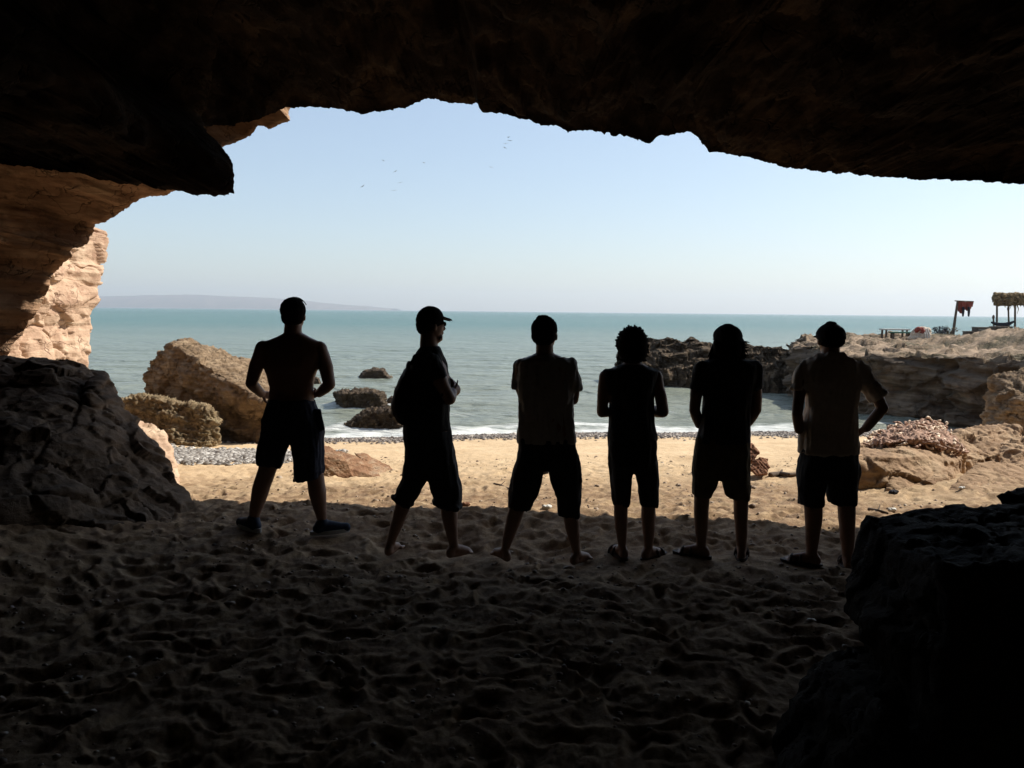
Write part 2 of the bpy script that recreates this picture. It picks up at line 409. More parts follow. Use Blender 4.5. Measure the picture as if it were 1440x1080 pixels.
# ------------------------------------------------------------------ people: specification (photo pixels -> metres at distance Y)
PEOPLE = [
 dict(Y=6.12, label='shirtless man in long dark shorts with blue sneakers and sunglasses on his head', hands='hip',
  head=(412.5, 419, 35, 470, 0), neck=(411.5, 474, 12),
  torso=[(468,400,424,.06),(475,386,437,.08),(480,373,448,.09),(487,366,455,.10),(500,366,454,.115),(515,371,448,.12),(530,376,443,.11),(545,380,440,.10),(560,378,441,.105),(580,372,446,.115),(605,371,450,.12),(620,374,450,.11)],
  arms=[[(370,490,11.5,0),(361,514,10,0),(353,539,8,-.02),(367,553,6.5,.12),(380,556,5.5,.2)],
        [(449,491,11.5,0),(458,516,10,0),(463,541,8.5,-.02),(449,553,6.2,.06),(441,555,5.5,.09)]],
  legs=[[(389,612,17,0),(375,664,12.5,0),(366,690,12.3,-.01),(356,732,6.8,-.01)],
        [(430,612,17,0),(443,668,12.5,0),(446,692,12.6,-.01),(454,737,6.8,-.01)]],
  feet=[(-.75,.65),(.9,.42)], foot='sneaker', shorts_mat='navy',
  shorts=dict(hip=[(562,378,442),(575,373,447),(590,368,451),(606,367,457),(620,366,455)],
    L=[(606,367,411),(622,364,407),(640,361,400),((649,361),(657,396))],
    R=[(606,405,457),(622,408,455),(645,414,455),(662,414,456),((677,414),(670,452))]), pocket=(450,592,7,17)),
 dict(Y=5.8, label='man in a peaked cap turned sideways with a rucksack and rolled trousers', hands='cross',
  head=(605, 431, 37, 484, -62), neck=(603, 488, 12),
  torso=[(486,594,616,.06),(494,587,619,.09),(502,582,623,.13),(512,579,627,.15),(530,578,632,.15),(550,578,633,.14),(570,575,631,.13),(590,571,631,.13),(605,570,633,.13)],
  arms=[[(606,508,11,-.13),(619,535,10,-.14),(632,561,8.5,-.10),(636,552,7,.02),(634,545,6,.12)],
        [(604,506,10,.15),(622,530,9,.2),(639,548,9.5,.18),(630,553,7,.08),(622,556,6,-.02)]],
  legs=[[(588,655,17,.04),(571,697,12,.03),(563,722,10.5,.02),(549,765,6.5,.02)],
        [(622,655,17,-.03),(630,698,12.5,-.03),(632,724,12,-.03),(638,769,6.8,-.03)]],
  feet=[(.25,.95),(.75,.65)], foot='bare', shorts_mat='black', shirt_mat='charcoal', rolled=True,
  shirt=[(487,592,617),(494,586,621),(502,580,624),(512,577,628),(530,576,633),(550,576,635),(570,573,633),(590,569,633),(604,568,634)],
  sleeves=[[(606,508,12.5,-.13),(618,533,12,-.14)],[(604,506,11,.14),(616,523,11,.18)]],
  shorts=dict(hip=[(592,569,633),(605,568,635),(630,570,639),(655,570,643),(668,569,645)],
    L=[(650,570,606),(672,566,601),(690,558,592),(700,555,586),((703,554),(714,578))],
    R=[(650,598,643),(672,602,646),(690,607,650),(704,612,649),((709,612),(717,646))])),
 dict(Y=5.7, label='short haired man in a grey T-shirt and glasses with folded arms and legs apart', hands='cross',
  head=(765.5, 446, 38, 497, -12), neck=(766, 500, 12),
  torso=[(497,754,778,.06),(503,740,793,.08),(508,730,804,.1),(520,728,806,.11),(550,733,803,.115),(580,737,801,.11),(600,735,804,.12),(620,735,805,.12)],
  arms=[[(734,514,10,0),(731,540,8.5,.02),(735,558,7,.06),(755,552,6,.2),(772,548,5.5,.22)],
        [(801,515,10,0),(808,540,8.5,.02),(806,562,7.5,.05),(785,553,6,.2),(768,550,5.5,.25)]],
  legs=[[(748,648,17,0),(731,700,12,0),(723,727,11,-.01),(710,773,6.5,-.01)],
        [(788,648,17,0),(799,706,12,0),(804,733,11.5,-.01),(811,778,6.5,-.01)]],
  feet=[(-.5,.86),(.65,.75)], foot='bare', shorts_mat='black', shirt_mat='grey',
  shirt=[(499,752,780),(504,739,795),(508,728,806),(516,724,810),(530,725,809),(550,729,808),(565,731,806),(580,733,805),(592,733,807),(603,729,809),(622,729,810)],
  sleeves=[[(734,515,11.5,0),(730,547,9.5,.02)],[(801,516,12,0),(809,550,10,.02)]],
  shorts=dict(hip=[(616,730,809),(635,727,812),(650,724,816),(658,722,817)],
    L=[(648,724,768),(665,720,764),(690,716,757),((712,713),(718,745))],
    R=[(648,764,816),(665,771,817),(690,779,817),(705,784,816),((721,783),(727,815))]), pocket=(814,668,5,15)),
 dict(Y=5.72, label='bushy curly haired person in a black sleeveless top with long black shorts', hands='front',
  head=(889, 464, 34, 511, 0), neck=(889, 515, 12),
  torso=[(511,877,902,.06),(517,862,914,.08),(523,851,922,.1),(535,852,921,.11),(550,855,919,.115),(565,859,916,.11),(580,860,915,.105),(600,861,917,.115),(618,861,917,.12)],
  arms=[[(851,529,8.5,0),(848,557,8.5,.0),(847,579,8,.0),(863,580,6.2,.16),(876,578,5.5,.24)],
        [(923,529,8.5,0),(929,557,8.5,.0),(932,579,8.5,.0),(914,578,6.2,.16),(902,577,5.5,.24)]],
  legs=[[(873,650,14,0),(873,700,10.5,0),(873,724,10,-.01),(875,769,6.5,-.01)],
        [(909,650,15,0),(912,700,10.5,0),(912,725,10.5,-.01),(912,771,6.8,-.01)]],
  feet=[(-.3,.95),(.75,.65)], foot='sandal', shorts_mat='black', shirt_mat='black',
  shirt=[(513,875,905),(517,860,917),(521,848,926),(527,848,926),(535,850,924),(550,853,921),(565,857,918),(580,857,918),(595,856,920),(612,855,923),(618,855,923)],
  sleeves=[],
  shorts=dict(hip=[(608,855,923),(625,855,924),(640,856,925),(655,857,926)],
    L=[(648,857,890),(680,859,889),(700,861,887),((711,863),(711,885))],
    R=[(648,890,926),(680,896,926),(700,899,925),((709,900),(713,924))])),
 dict(Y=5.62, label='long haired person in a dark cap with black T-shirt, olive brown shorts and sandals', hands='front',
  head=(1023, 458, 37, 507, 0), neck=(1023, 508, 13),
  torso=[(505,1010,1037,.06),(511,994,1054,.08),(517,986,1061,.1),(530,986,1061,.11),(550,991,1053,.115),(575,991,1050,.11),(600,988,1050,.115),(620,985,1049,.12)],
  arms=[[(986,520,10.5,0),(980,548,9,.0),(977,577,8,.0),(983,597,6.5,.10),(993,607,5.5,.2)],
        [(1060,521,10.5,0),(1063,550,9,.0),(1062,576,8.5,.0),(1052,594,6.5,.10),(1042,602,5.5,.2)]],
  legs=[[(993,660,17,0),(987,692,12,0),(986,718,11,-.01),(986,768,7.5,-.01)],
        [(1036,660,17,0),(1042,695,11.5,0),(1042,722,10.5,-.01),(1043,770,7.3,-.01)]],
  feet=[(-.85,.5),(.3,.95)], foot='sandal', shorts_mat='olive', shirt_mat='black',
  shirt=[(504,1008,1040),(509,991,1059),(514,983,1065),(525,981,1067),(540,986,1060),(560,989,1055),(580,988,1053),(600,985,1053),(622,979,1053)],
  sleeves=[[(988,520,12.5,0),(981,549,10.5,.0)],[(1060,521,12.5,0),(1063,549,10.5,.0)]],
  shorts=dict(hip=[(614,979,1053),(640,976,1054),(660,974,1054),(672,974,1054)],
    L=[(660,974,1015),(685,974,1006),((696,974),(701,999))],
    R=[(660,1011,1054),(685,1017,1054),((697,1021),(704,1052))])),
 dict(Y=5.52, label='man in a dark cap and loose beige T-shirt with both hands on his hips', hands='hip',
  head=(1168, 455, 36, 502, 0), neck=(1168, 502, 12),
  torso=[(497,1156,1181,.06),(504,1142,1194,.08),(511,1134,1202,.1),(525,1131,1206,.11),(550,1138,1201,.12),(580,1140,1198,.12),(610,1136,1198,.12),(635,1132,1200,.13)],
  arms=[[(1132,520,10,0),(1124,552,8.5,-.03),(1121,582,7.5,-.05),(1124,604,6.5,.0),(1129,611,5.5,.05)],
        [(1207,521,10.5,0),(1228,548,9,.0),(1241,574,8,-.03),(1218,602,6.8,.0),(1207,609,5.5,.03)]],
  legs=[[(1144,655,17,0),(1144,700,13,0),(1144,728,12.3,-.01),(1141,779,8,-.01)],
        [(1187,655,17,0),(1190,700,12.8,0),(1191,728,12,-.01),(1192,783,8,-.01)]],
  feet=[(-.85,.5),(.3,.95)], foot='sandal', shorts_mat='black', shirt_mat='beige',
  shirt=[(496,1154,1184),(503,1139,1197),(509,1130,1207),(520,1126,1212),(535,1128,1210),(555,1133,1206),(575,1133,1204),(600,1130,1204),(620,1126,1205),(637,1124,1206)],
  sleeves=[[(1132,520,12,0),(1123,551,12.5,-.02)],[(1207,521,12.5,0),(1235,558,14.5,.0)]],
  shorts=dict(hip=[(628,1127,1204),(650,1124,1207),(660,1124,1209),(672,1124,1207)],
    L=[(662,1124,1164),(690,1123,1159),((710,1123),(710,1158))],
    R=[(662,1163,1208),(690,1165,1204),((706,1166),(709,1203))]), pocket=(1205,662,5,12)),
]
FEET = []
for pe in PEOPLE:
    for lg, fd in zip(pe['legs'], pe['feet']):
        a = lg[-1]; A = P(a[0], a[1], pe['Y'] + a[3])
        d = np.array([*fd, 0.0]); d /= np.linalg.norm(d)
        FEET.append((A[0] + d[0] * .07, A[1] + d[1] * .07, A[2] - .078))

# ------------------------------------------------------------------ ground
WZ = -1.0
def shore_y(x):
    return 17.7 + .16 * x + .35 * np.sin(x * .5 + 1) * .4
def base_z(x, y):
    ys = shore_y(x)
    t = (y - 7.0) / (ys - 7.0)
    z = np.where(t < 0, 0.0, -(t ** 1.05 if False else np.clip(t, 0, 50)) * 1.0)
    z = np.where(t > 1, -1.0 - (t - 1) * (ys - 7) * .085, z)
    z = np.maximum(z, -4.5)
    z = np.where(y < 2.5, z + (2.5 - y) * .03, z)
    # sand banked up at the right under the rocks, and against the left ledge
    z += .14 * np.exp(-(((x - 5.35) / .95) ** 2 + ((y - 8.75) / .75) ** 2))
    z += .06 * np.exp(-(((x - 6.9) / 1.4) ** 2 + ((y - 9.0) / 1.5) ** 2))
    z += .35 * np.exp(-(((x + 4.2) / 1.1) ** 2 + ((y - 5.2) / 1.5) ** 2))
    z += .18 * np.exp(-(((x + 7.5) / 2.0) ** 2 + ((y - 14.0) / 2.0) ** 2))
    return z

def build_ground():
    az = np.concatenate([np.linspace(-180, -40, 60, endpoint=False), np.linspace(-40, 40, 760, endpoint=False), np.linspace(40, 180, 60)])
    az = np.radians(az)
    r = np.concatenate([[0.02], np.linspace(.4, 2.4, 14, endpoint=False), 2.4 * (22 / 2.4) ** np.linspace(0, 1, 470, endpoint=False), np.geomspace(22, 90, 40)])
    rr, aa = np.meshgrid(r, az, indexing='ij')
    x, y = (rr * np.sin(aa)).ravel(), (rr * np.cos(aa)).ravel()
    z = base_z(x, y)
    ys = shore_y(x)
    churn_shade = 1 - sm(9.8, 13.5, y + .35 * perlin(np.stack([x * .5, y * .5, x * 0], 1)) * 3) * .93
    churn_shade *= 1 - sm(-2.0, -4.5, x) * .35 * sm(7.5, 9, y)
    q = np.stack([x, y, x * 0 + 3.3], 1)
    qq = q + .12 * np.stack([perlin(q * 3), perlin(q * 3 + 9), x * 0], 1)
    bump = fbm(qq * np.array([3.6, 5.2, 1]), 5, .6) * .024
    # footprints: dents with a pushed-up rim
    fp = 0
    for cell, sd_, pr, dep in ((.33, 3, .8, .027), (.27, 11, .7, .022), (.40, 23, .6, .025)):
        d, bx, by, br = worley(qq[:, 0], qq[:, 1], cell, sd_, pr)
        an = br * 6.283 * 3
        u = bx * np.cos(an) + by * np.sin(an); v = -bx * np.sin(an) + by * np.cos(an)
        e = np.sqrt((u / .115) ** 2 + (v / .055) ** 2)
        fp = fp - dep * np.exp(-e ** 2.6) + dep * .45 * np.exp(-((e - 1.35) / .38) ** 2)
    near = 1 - .25 * sm(7, 10, y)
    z = z + churn_shade * (bump * .85 + fp * near * .85) + fbm(q * 9, 3, .6) * .010 * (1 - sm(14, 17, y) * .6)
    z += .025 * perlin(q * .8) 
    # feet stand on the sand
    for fx, fy, fz in FEET:
        d = np.hypot(x - fx, (y - fy))
        wgt = np.exp(-(d / .17) ** 4)
        z = z * (1 - wgt) + fz * wgt
        wg2 = np.exp(-(d / .8) ** 2) * (1 - wgt)
        z += wg2 * (fz - base_z(np.array([fx]), np.array([fy]))[0]) * .5
    V = np.stack([x, y, z], 1)
    global GROUND_Z
    Z2 = z.reshape(len(r), len(az))
    def GROUND_Z(px_, py_):
        R_ = np.hypot(px_, py_); A_ = np.arctan2(px_, py_)
        fi = np.interp(R_, r, np.arange(len(r))); fj = np.interp(A_, az, np.arange(len(az)))
        i, j = np.clip(fi.astype(int), 0, len(r) - 2), np.clip(fj.astype(int), 0, len(az) - 2); u, v = fi - i, fj - j
        return Z2[i, j] * (1 - u) * (1 - v) + Z2[i + 1, j] * u * (1 - v) + Z2[i, j + 1] * (1 - u) * v + Z2[i + 1, j + 1] * u * v
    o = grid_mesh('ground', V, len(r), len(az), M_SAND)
    tag(o, kind='structure')
    wet = sm(1.6, .5, ys - y) * .95
    a = o.data.attributes.new('wet', 'FLOAT', 'POINT'); a.data.foreach_set('value', wet.astype(np.float32))
    a = o.data.attributes.new('churn_shade', 'FLOAT', 'POINT'); a.data.foreach_set('value', (churn_shade * (1 - .75 * sm(7.6, 10.2, y + 1.6 * perlin(np.stack([x * .6, y * .6, x * 0 + 2], 1))))).astype(np.float32))  # tint densest on the cave side, painting shade into the trampled sand
build_ground()

# ------------------------------------------------------------------ sea
SEAROCKS = [(503, 552, 518, 530), (470, 545, 547, 571), (543, 559, 556, 568), (482, 575, 572, 600), (436, 453, 529, 541), (550, 600, 536, 545)]
def build_sea():
    az = np.radians(np.concatenate([np.linspace(-80, -36, 40, endpoint=False), np.linspace(-36, 36, 620, endpoint=False), np.linspace(36, 80, 40)]))
    r = np.concatenate([np.geomspace(14, 60, 260, endpoint=False), np.geomspace(60, 600, 90, endpoint=False), np.geomspace(600, 30000, 40)])
    rr, aa = np.meshgrid(r, az, indexing='ij')
    x, y = (rr * np.sin(aa)).ravel(), (rr * np.cos(aa)).ravel()
    ys = shore_y(x)
    off = y - ys                                   # distance offshore
    fade = np.clip(1 - (np.hypot(x, y) - 60) / 300, 0, 1)
    q = np.stack([x * .55, y * 1.3, x * 0], 1)
    z = fbm(q, 4, .5) * .035 * sm(0, 3, off) * fade
    wob = 1.2 * perlin(np.stack([x * .12, y * .0, x * 0 + 5], 1)) + .5 * perlin(np.stack([x * .5, x * 0, x * 0 + 9], 1))
    z += .06 * np.sin((off + wob) * 1.15) * sm(.5, 3, off) * np.clip(1 - off / 60, 0, 1)
    br = np.zeros_like(x)
    for c, wd, h in ((1.3, .30, .05), (3.9, .5, .12)):
        g = np.exp(-((off + wob * .6 - c) / wd) ** 2) * np.clip(.55 + 1.2 * perlin(np.stack([x * .35, x * 0 + c, x * 0], 1)), 0, 1)
        z += h * g; br += g
    rag = .75 * perlin(np.stack([x * .8, y * .4, x * 0 + 3], 1)) + .35 * perlin(np.stack([x * 2.6, y * 2.6, x * 0 + 3], 1))
    foam = .56 * np.exp(-(np.clip(off - .1 + rag, 0, 99) / .95) ** 2) + .36 * br + .26 * np.exp(-((off - 2.2) / 2.4) ** 2)
    foam += .24 * np.exp(-((off + wob - 6.5) / 1.6) ** 2) + .14
    foam *= np.clip(1 - off / 40, .2, 1) * (1 - .45 * sm(6.0, 8.0, x))
    for a, b, c, d in SEAROCKS:
        D = (WZ - CAM_Z) / (P((a + b) / 2, d, 1.0)[2] - CAM_Z)
        p = P((a + b) / 2, d, D); hw = (b - a) / 2 * D / FPX
        foam += .42 * np.exp(-(((x - p[0]) / (hw * 1.35)) ** 2 + ((y - p[1] - hw * .3) / (hw * 1.3)) ** 2) ** 2)
    V = np.stack([x, y, WZ + z], 1)
    o = grid_mesh('sea', V, len(r), len(az), M_WATER)
    tag(o, kind='structure')
    a = o.data.attributes.new('foam', 'FLOAT', 'POINT'); a.data.foreach_set('value', foam.astype(np.float32))
    a = o.data.attributes.new('depth', 'FLOAT', 'POINT'); a.data.foreach_set('value', np.clip(off * .09, 0, 14).astype(np.float32))
build_sea()

# far coast across the bay
def build_hills():
    D0 = 8000.0
    pts = [(-900, 425), (-500, 417), (0, 415.5), (140, 415), (190, 413.5), (250, 413), (300, 415), (350, 417), (400, 421), (440, 425), (480, 428.5), (520, 431), (545, 433.5)]
    hx = np.array([p[0] for p in pts], float); hy = np.array([p[1] for p in pts], float)
    nx, ny = 400, 26
    px = np.linspace(-900, 548, nx)
    py = np.interp(px, hx, hy)
    V = []
    for j in range(ny):
        t = j / (ny - 1)
        for i in range(nx):
            top = P(px[i], py[i], D0)[2] - WZ
            D = D0 + 900 * t
            X = (P(px[i], 430, D0))[0]
            prof = math.sin(math.pi * min(t * 1.0, 1) ** .8) if t < 1 else 0
            V.append((X, D, WZ - 1 + top * prof))
    V = np.array(V)
    n = fbm(V * np.array([.004, .004, 0]) , 5, .55)
    V[:, 2] += n * 6 * np.clip(V[:, 2] / 40, 0, 1)
    m = rock_mat('far_coast', [(.05, .06, .05), (.12, .09, .07), (.22, .17, .13)], scale=.006, bump=0, cracks=0, strata=.6)
    o = grid_mesh('hills', V, ny, nx, m)
    tag(o, kind='structure')
build_hills()

# ------------------------------------------------------------------ cave
def resample(pts, n, jit=0, seed=0):
    """pts (px,py,D); arc-length resample with fractal jitter in pixels"""
    p = np.array(pts, float)
    dl = np.hypot(np.diff(p[:, 0]), np.diff(p[:, 1])); d = np.r_[0, np.cumsum(dl)]
    mx = (p[1:, 0] + p[:-1, 0]) / 2; wd = np.r_[0, np.cumsum(dl * np.where((mx > -80) & (mx < 1500), 1, .12))]
    t = np.interp(np.linspace(0, wd[-1], n), wd, d)
    q = np.stack([np.interp(t, d, p[:, k]) for k in range(3)], 1)
    if jit:
        a = np.stack([t * .035, t * 0 + seed, t * 0], 1)
        q[:, 0] += fbm(a, 6, .72) * jit; q[:, 1] += (fbm(a + 31, 6, .72) + .9 * facet(np.stack([t, t * 0, t * 0], 1), 22.0, seed)) * jit
    return q

ROOF = [(-1500,1000,5.00),(-1500,600,5.50),(-1300,300,6.20),(-900,215,6.80),(-500,215,7.10),(-200,225,7.20),(0,233,7.30),(50,236,7.30),(95,242,7.35),(150,254,7.40),(215,262,7.50),(240,266,7.50),(262,267,7.55),(290,267.5,7.60),(312,267,7.60),(322,259,7.60),
 (329,246,7.65),(327,230,7.70),(318,213,7.80),(303,198,7.90),(291,187,8.00),(286,178,8.15),(300,178,8.40),(330,176,8.60),(360,168,8.80),(385,161,9.00),(405,156,9.20),(420,153,9.25),(440,153,9.30),(455,150,9.30),(470,152,9.30),(488,157,9.30),(510,162,9.30),(530,159,9.35),(550,155,9.40),(572,150,9.40),(590,143,9.45),
 (602,137.5,9.50),(620,141,9.50),(645,145,9.50),(664,146.5,9.45),(674,141,9.40),(679,156,9.10),(695,160,8.98),(720,168,8.96),(745,171,8.93),(752,177,8.87),(768,178,8.85),(790,181,8.78),(798,188,8.77),(806,184,8.76),(830,186,8.74),(860,191,8.65),(885,194,8.63),(903,200,8.61),(912,204,8.55),(925,193,8.53),(945,191,8.51),
 (965,188,8.49),(982,192,8.47),(990,204,8.41),(996,213,8.40),(1020,216,8.32),(1060,224,8.25),(1085,232,8.21),(1120,237,8.10),(1160,242,8.03),(1200,244,7.91),(1250,250,7.82),(1300,252,7.74),(1350,255,7.60),(1400,257,7.47),(1440,259,7.40),(1600,268,7.26),(1800,290,7.00),(2050,350,6.70),(2200,500,6.16),(2250,800,5.58),(2300,1100,5.00)]

def shell(name, prof, n, jit, mat, back=-7.0, grow=.35, rows=150, amp=.16, seed=1.0, outer=7.0, ax=(0.0, 1.2), cap=True, near_exp=1.7, orow=30, flip=False):
    q = resample(prof, n, jit, seed)
    L = np.array([P(a, b, D) for a, b, D in q])
    ctr = np.array([ax[0], 0, ax[1]])
    rad = L - ctr; rad[:, 1] = 0
    ln = np.linalg.norm(rad, axis=1); ur = rad / ln[:, None]
    V = []
    # outer rock, from far out back to the lip
    for k in range(orow, 0, -1):
        t = (k / orow) ** 1.6
        p = L + ur * outer * t + np.array([0, 1.0, 0]) * (.35 * math.sin(min(t * 9, math.pi / 2)))
        if cap and k > orow - 6:
            p[:, 1] = p[:, 1] - (k - orow + 6) / 6 * 20
        V.append(p)
    n_out = len(V)
    for k in range(rows):
        t = (k / (rows - 1)) ** near_exp
        y = L[:, 1] + (back - L[:, 1]) * t
        g = 1 + grow * math.sin(math.pi * min(t, 1) ** .8 * .5 if not cap else math.pi * t ** .7 * .95)
        p = ctr + rad * g
        p[:, 1] = y
        V.append(p)
    if cap:
        for s in (.8, .5, .2, .02):
            p = ctr + rad * s; p[:, 1] = back - .4 * (1 - s); V.append(p)
    nr = len(V); V = np.array(V).reshape(-1, 3)
    row = np.repeat(np.arange(nr), n)
    k_in = np.clip((row - n_out) / 10.0, 0, 1); k_out = np.clip((n_out - row) / 6.0, 0, 1)
    wgt = np.maximum(k_in, k_out) * .9 + .1
    # bedding planes: stepped ledges in the roof, plus broken lumps
    h = V[:, 1] * .8 + V[:, 0] * .25 + .5 * perlin(V * .5 + seed)
    d = fbm(V * .75 + seed, 5, .55, True) * amp + np.tanh(3 * perlin(np.stack([h * 1.6, V[:, 0] * .25, V[:, 2] * .8 + seed], 1))) * amp * .55 + fbm(V * 5 + seed, 3, .6) * amp * .22
    d = d + facet(V + .2 * np.stack([perlin(V), perlin(V + 5), perlin(V + 9)], 1), .75, seed) * amp * .8 + facet(V, .28, seed + 2) * amp * .3
    V = V + np.stack([perlin(V * .6 + 3), V[:, 0] * 0, V[:, 0] * 0], 1) * (.5 * np.clip((row - n_out) / 40.0, 0, 1))[:, None]
    U = np.tile(ur, (nr, 1))
    V = V + U * (d * wgt)[:, None]
    o = grid_mesh(name, V, nr, n, mat, flip=flip)
    tag(o, kind='structure')
    return o

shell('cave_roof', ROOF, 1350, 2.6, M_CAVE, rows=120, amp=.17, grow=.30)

WALL = [(288,185,9.6),(286,215,9.4),(276,250,9.2),(262,266,8.9),(240,273,9.0),(205,276,9.1),(190,287,9.1),(165,303,9.2),(147,315,9.2),(133,320,9.25),(131,331,9.25),(124,344,9.2),(104,350,9.1),(99,354,9.1),(100,363,9.1),(78,384,9.15),(70,400,9.1),(66,415,9.1),(50,440,9.0),(36,463,9.0),(16,494,8.9),(0,506,8.9),(-40,545,8.8),(-90,640,8.6),(-120,760,8.4)]
shell('cave_wall', WALL, 420, 3.0, M_CAVEL, back=5.6, grow=.55, rows=110, amp=.13, seed=5.0, outer=3.5, ax=(1.2, 1.0), cap=False, near_exp=1.1, orow=12)
NOTCH = [(262,230,8.6),(285,212,8.9),(300,208,9.1),(312,206,9.3),(330,203,9.4),(345,195,9.5),(357,186,9.5),(364,176,9.5),(372,176,9.5),(380,181,9.5),(388,176,9.5),(398,172,9.5),(408,171,9.5),(407,160,9.55),(415,140,9.6),(450,100,9.6)]
shell('cave_brow', NOTCH, 260, 2.5, M_CAVEL, back=8.9, grow=.25, rows=50, amp=.06, seed=9.0, outer=3.0, ax=(0.5, 1.2), cap=False, near_exp=1.1, orow=10)

def build_jamb():
    s = Sol()
    s.hull([(7.0, 7.2, -.6), (7.2, 7.8, -.6), (10.5, 8.2, -.6), (10.5, 3.5, -.6), (7.2, 5.0, -.6), (6.9, 7.2, 2.0), (7.3, 7.8, 2.2), (7.4, 6.8, 3.8), (7.8, 7.6, 3.8), (10.5, 8.0, 4.2), (10.5, 3.5, 4.2), (7.4, 5.2, 3.6)])
    o = s.build('cave_pillar', M_CAVEL, None, .05, rockdisp(.12, .9, .05, 3.0, seed=50)); tag(o, kind='structure')
build_jamb()

# sunlit cliff outside, running on from the cave mouth
def build_cliff():
    prof = [(12.9, 143, 325), (12.85, 143, 345), (12.8, 141, 372), (12.7, 143, 385), (12.65, 140, 402), (12.6, 140, 420), (12.5, 132, 440), (12.5, 128, 458), (12.4, 127, 480), (12.35, 123, 515), (12.2, 118, 560), (12, 110, 660)]
    nr, nc = 240, 260
    pr = np.array(prof, float); t = np.linspace(0, len(prof) - 1, nr)
    Dv = np.interp(t, range(len(prof)), pr[:, 0]); pxv = np.interp(t, range(len(prof)), pr[:, 1]); pyv = np.interp(t, range(len(prof)), pr[:, 2])
    V = []
    for i in range(nr):
        E = P(pxv[i], pyv[i], Dv[i])
        for j in range(nc):
            s = j / (nc - 1)
            if s < .8:      # wall face from the far edge back to the cave
                k = s / .8
                V.append((E[0] - .55 * math.sin(k * 2.2) - .1 * k, E[1] - 4.6 * k, E[2] + (.35 * k + 1.2 * k * k) * (1 - i / nr) ** 3))
            else:           # round the corner, away from us
                pass
        # corner columns
        for j in range(60):
            k = (j + 1) / 60
            V.append((E[0] - 4.5 * k ** 1.3, E[1] + 1.1 * math.sin(k * 1.5), E[2]))
    npc = int(sum(1 for j in range(nc) if j / (nc - 1) < .8))
    V = np.array(V).reshape(nr, npc + 60, 3)
    face, corner = V[:, :npc], V[:, npc:]
    V = np.concatenate([face[:, ::-1], corner], 1)
    # top surface
    top = V[0]; tops = []
    for k in (1.0, .75, .5, .25, .1, .03):
        tt = top.copy(); tt[:, 0] -= 5 * k; tt[:, 2] += 1.3 * k ** .8; tops.append(tt)
    V = np.concatenate([np.array(tops), V], 0)
    sh = V.shape[:2]; V = V.reshape(-1, 3)
    h = V[:, 2] + .1 * V[:, 1] + .08 * perlin(V * 1.1)
    d = fbm(V * 1.1, 4, .5) * .05 + facet(V + .1 * np.stack([perlin(V * 2), perlin(V * 2 + 4), perlin(V * 2 + 8)], 1), .5, 2) * .09 + facet(V, .17, 4) * .03 + np.tanh(5 * perlin(np.stack([h * 3.2, V[:, 1] * .4, V[:, 0] * .4], 1))) * .022 + fbm(V * 7, 3, .6) * .012
    cr = np.abs(perlin(V * np.array([2, 2, 1.1]) + 8)); d -= .06 * np.exp(-(cr / .022) ** 2)
    V[:, 0] += d; V[:, 1] += d * .5 * np.clip((V[:, 1] - 11.8), 0, 1)
    tag(grid_mesh('sea_cliff', V, sh[0], sh[1], M_CLIFF), kind='structure')
build_cliff()

def rock(name, hulls, mat, label, voxel, disp, group=None, cat='rock', smooth_it=1, dD=0.0):
    """hulls: lists of (px,py,D) or world triples marked 'w'"""
    s = Sol(); allp = []
    for h in hulls:
        pts = [P(p[0], p[1], p[2] + dD) for p in h]
        allp += pts; s.hull(pts)
    o = s.build(name, mat, None, voxel, disp, smooth_it)
    c = np.mean(allp, 0); zmin = min(p[2] for p in allp)
    c = Vector((c[0], c[1], zmin))
    o.data.transform(Matrix.Translation(-c)); o.location = c
    tag(o, label, cat, group)
    return o

# left ledge, half in the cave shade
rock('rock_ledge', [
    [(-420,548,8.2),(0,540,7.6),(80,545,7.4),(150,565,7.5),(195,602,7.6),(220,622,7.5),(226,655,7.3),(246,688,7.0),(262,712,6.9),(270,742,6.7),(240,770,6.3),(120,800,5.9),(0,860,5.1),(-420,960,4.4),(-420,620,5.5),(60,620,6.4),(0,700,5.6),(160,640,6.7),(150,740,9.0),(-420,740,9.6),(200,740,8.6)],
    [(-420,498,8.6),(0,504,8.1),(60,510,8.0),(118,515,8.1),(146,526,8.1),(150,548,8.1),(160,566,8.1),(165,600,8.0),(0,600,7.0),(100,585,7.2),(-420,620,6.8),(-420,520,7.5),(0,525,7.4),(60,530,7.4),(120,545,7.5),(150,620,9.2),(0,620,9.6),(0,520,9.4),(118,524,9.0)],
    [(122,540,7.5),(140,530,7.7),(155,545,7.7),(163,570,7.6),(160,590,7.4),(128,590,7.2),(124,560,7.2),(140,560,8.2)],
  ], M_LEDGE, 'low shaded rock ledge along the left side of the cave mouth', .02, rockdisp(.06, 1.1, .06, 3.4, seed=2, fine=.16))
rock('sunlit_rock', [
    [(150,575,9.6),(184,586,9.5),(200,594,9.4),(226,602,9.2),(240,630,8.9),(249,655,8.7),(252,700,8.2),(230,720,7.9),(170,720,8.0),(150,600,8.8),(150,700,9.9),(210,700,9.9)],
  ], M_CLIFF, 'cream rock flank in full sun just beyond the shaded ledge', .022, rockdisp(.04, 2.2, .02, 6.0, seed=4))
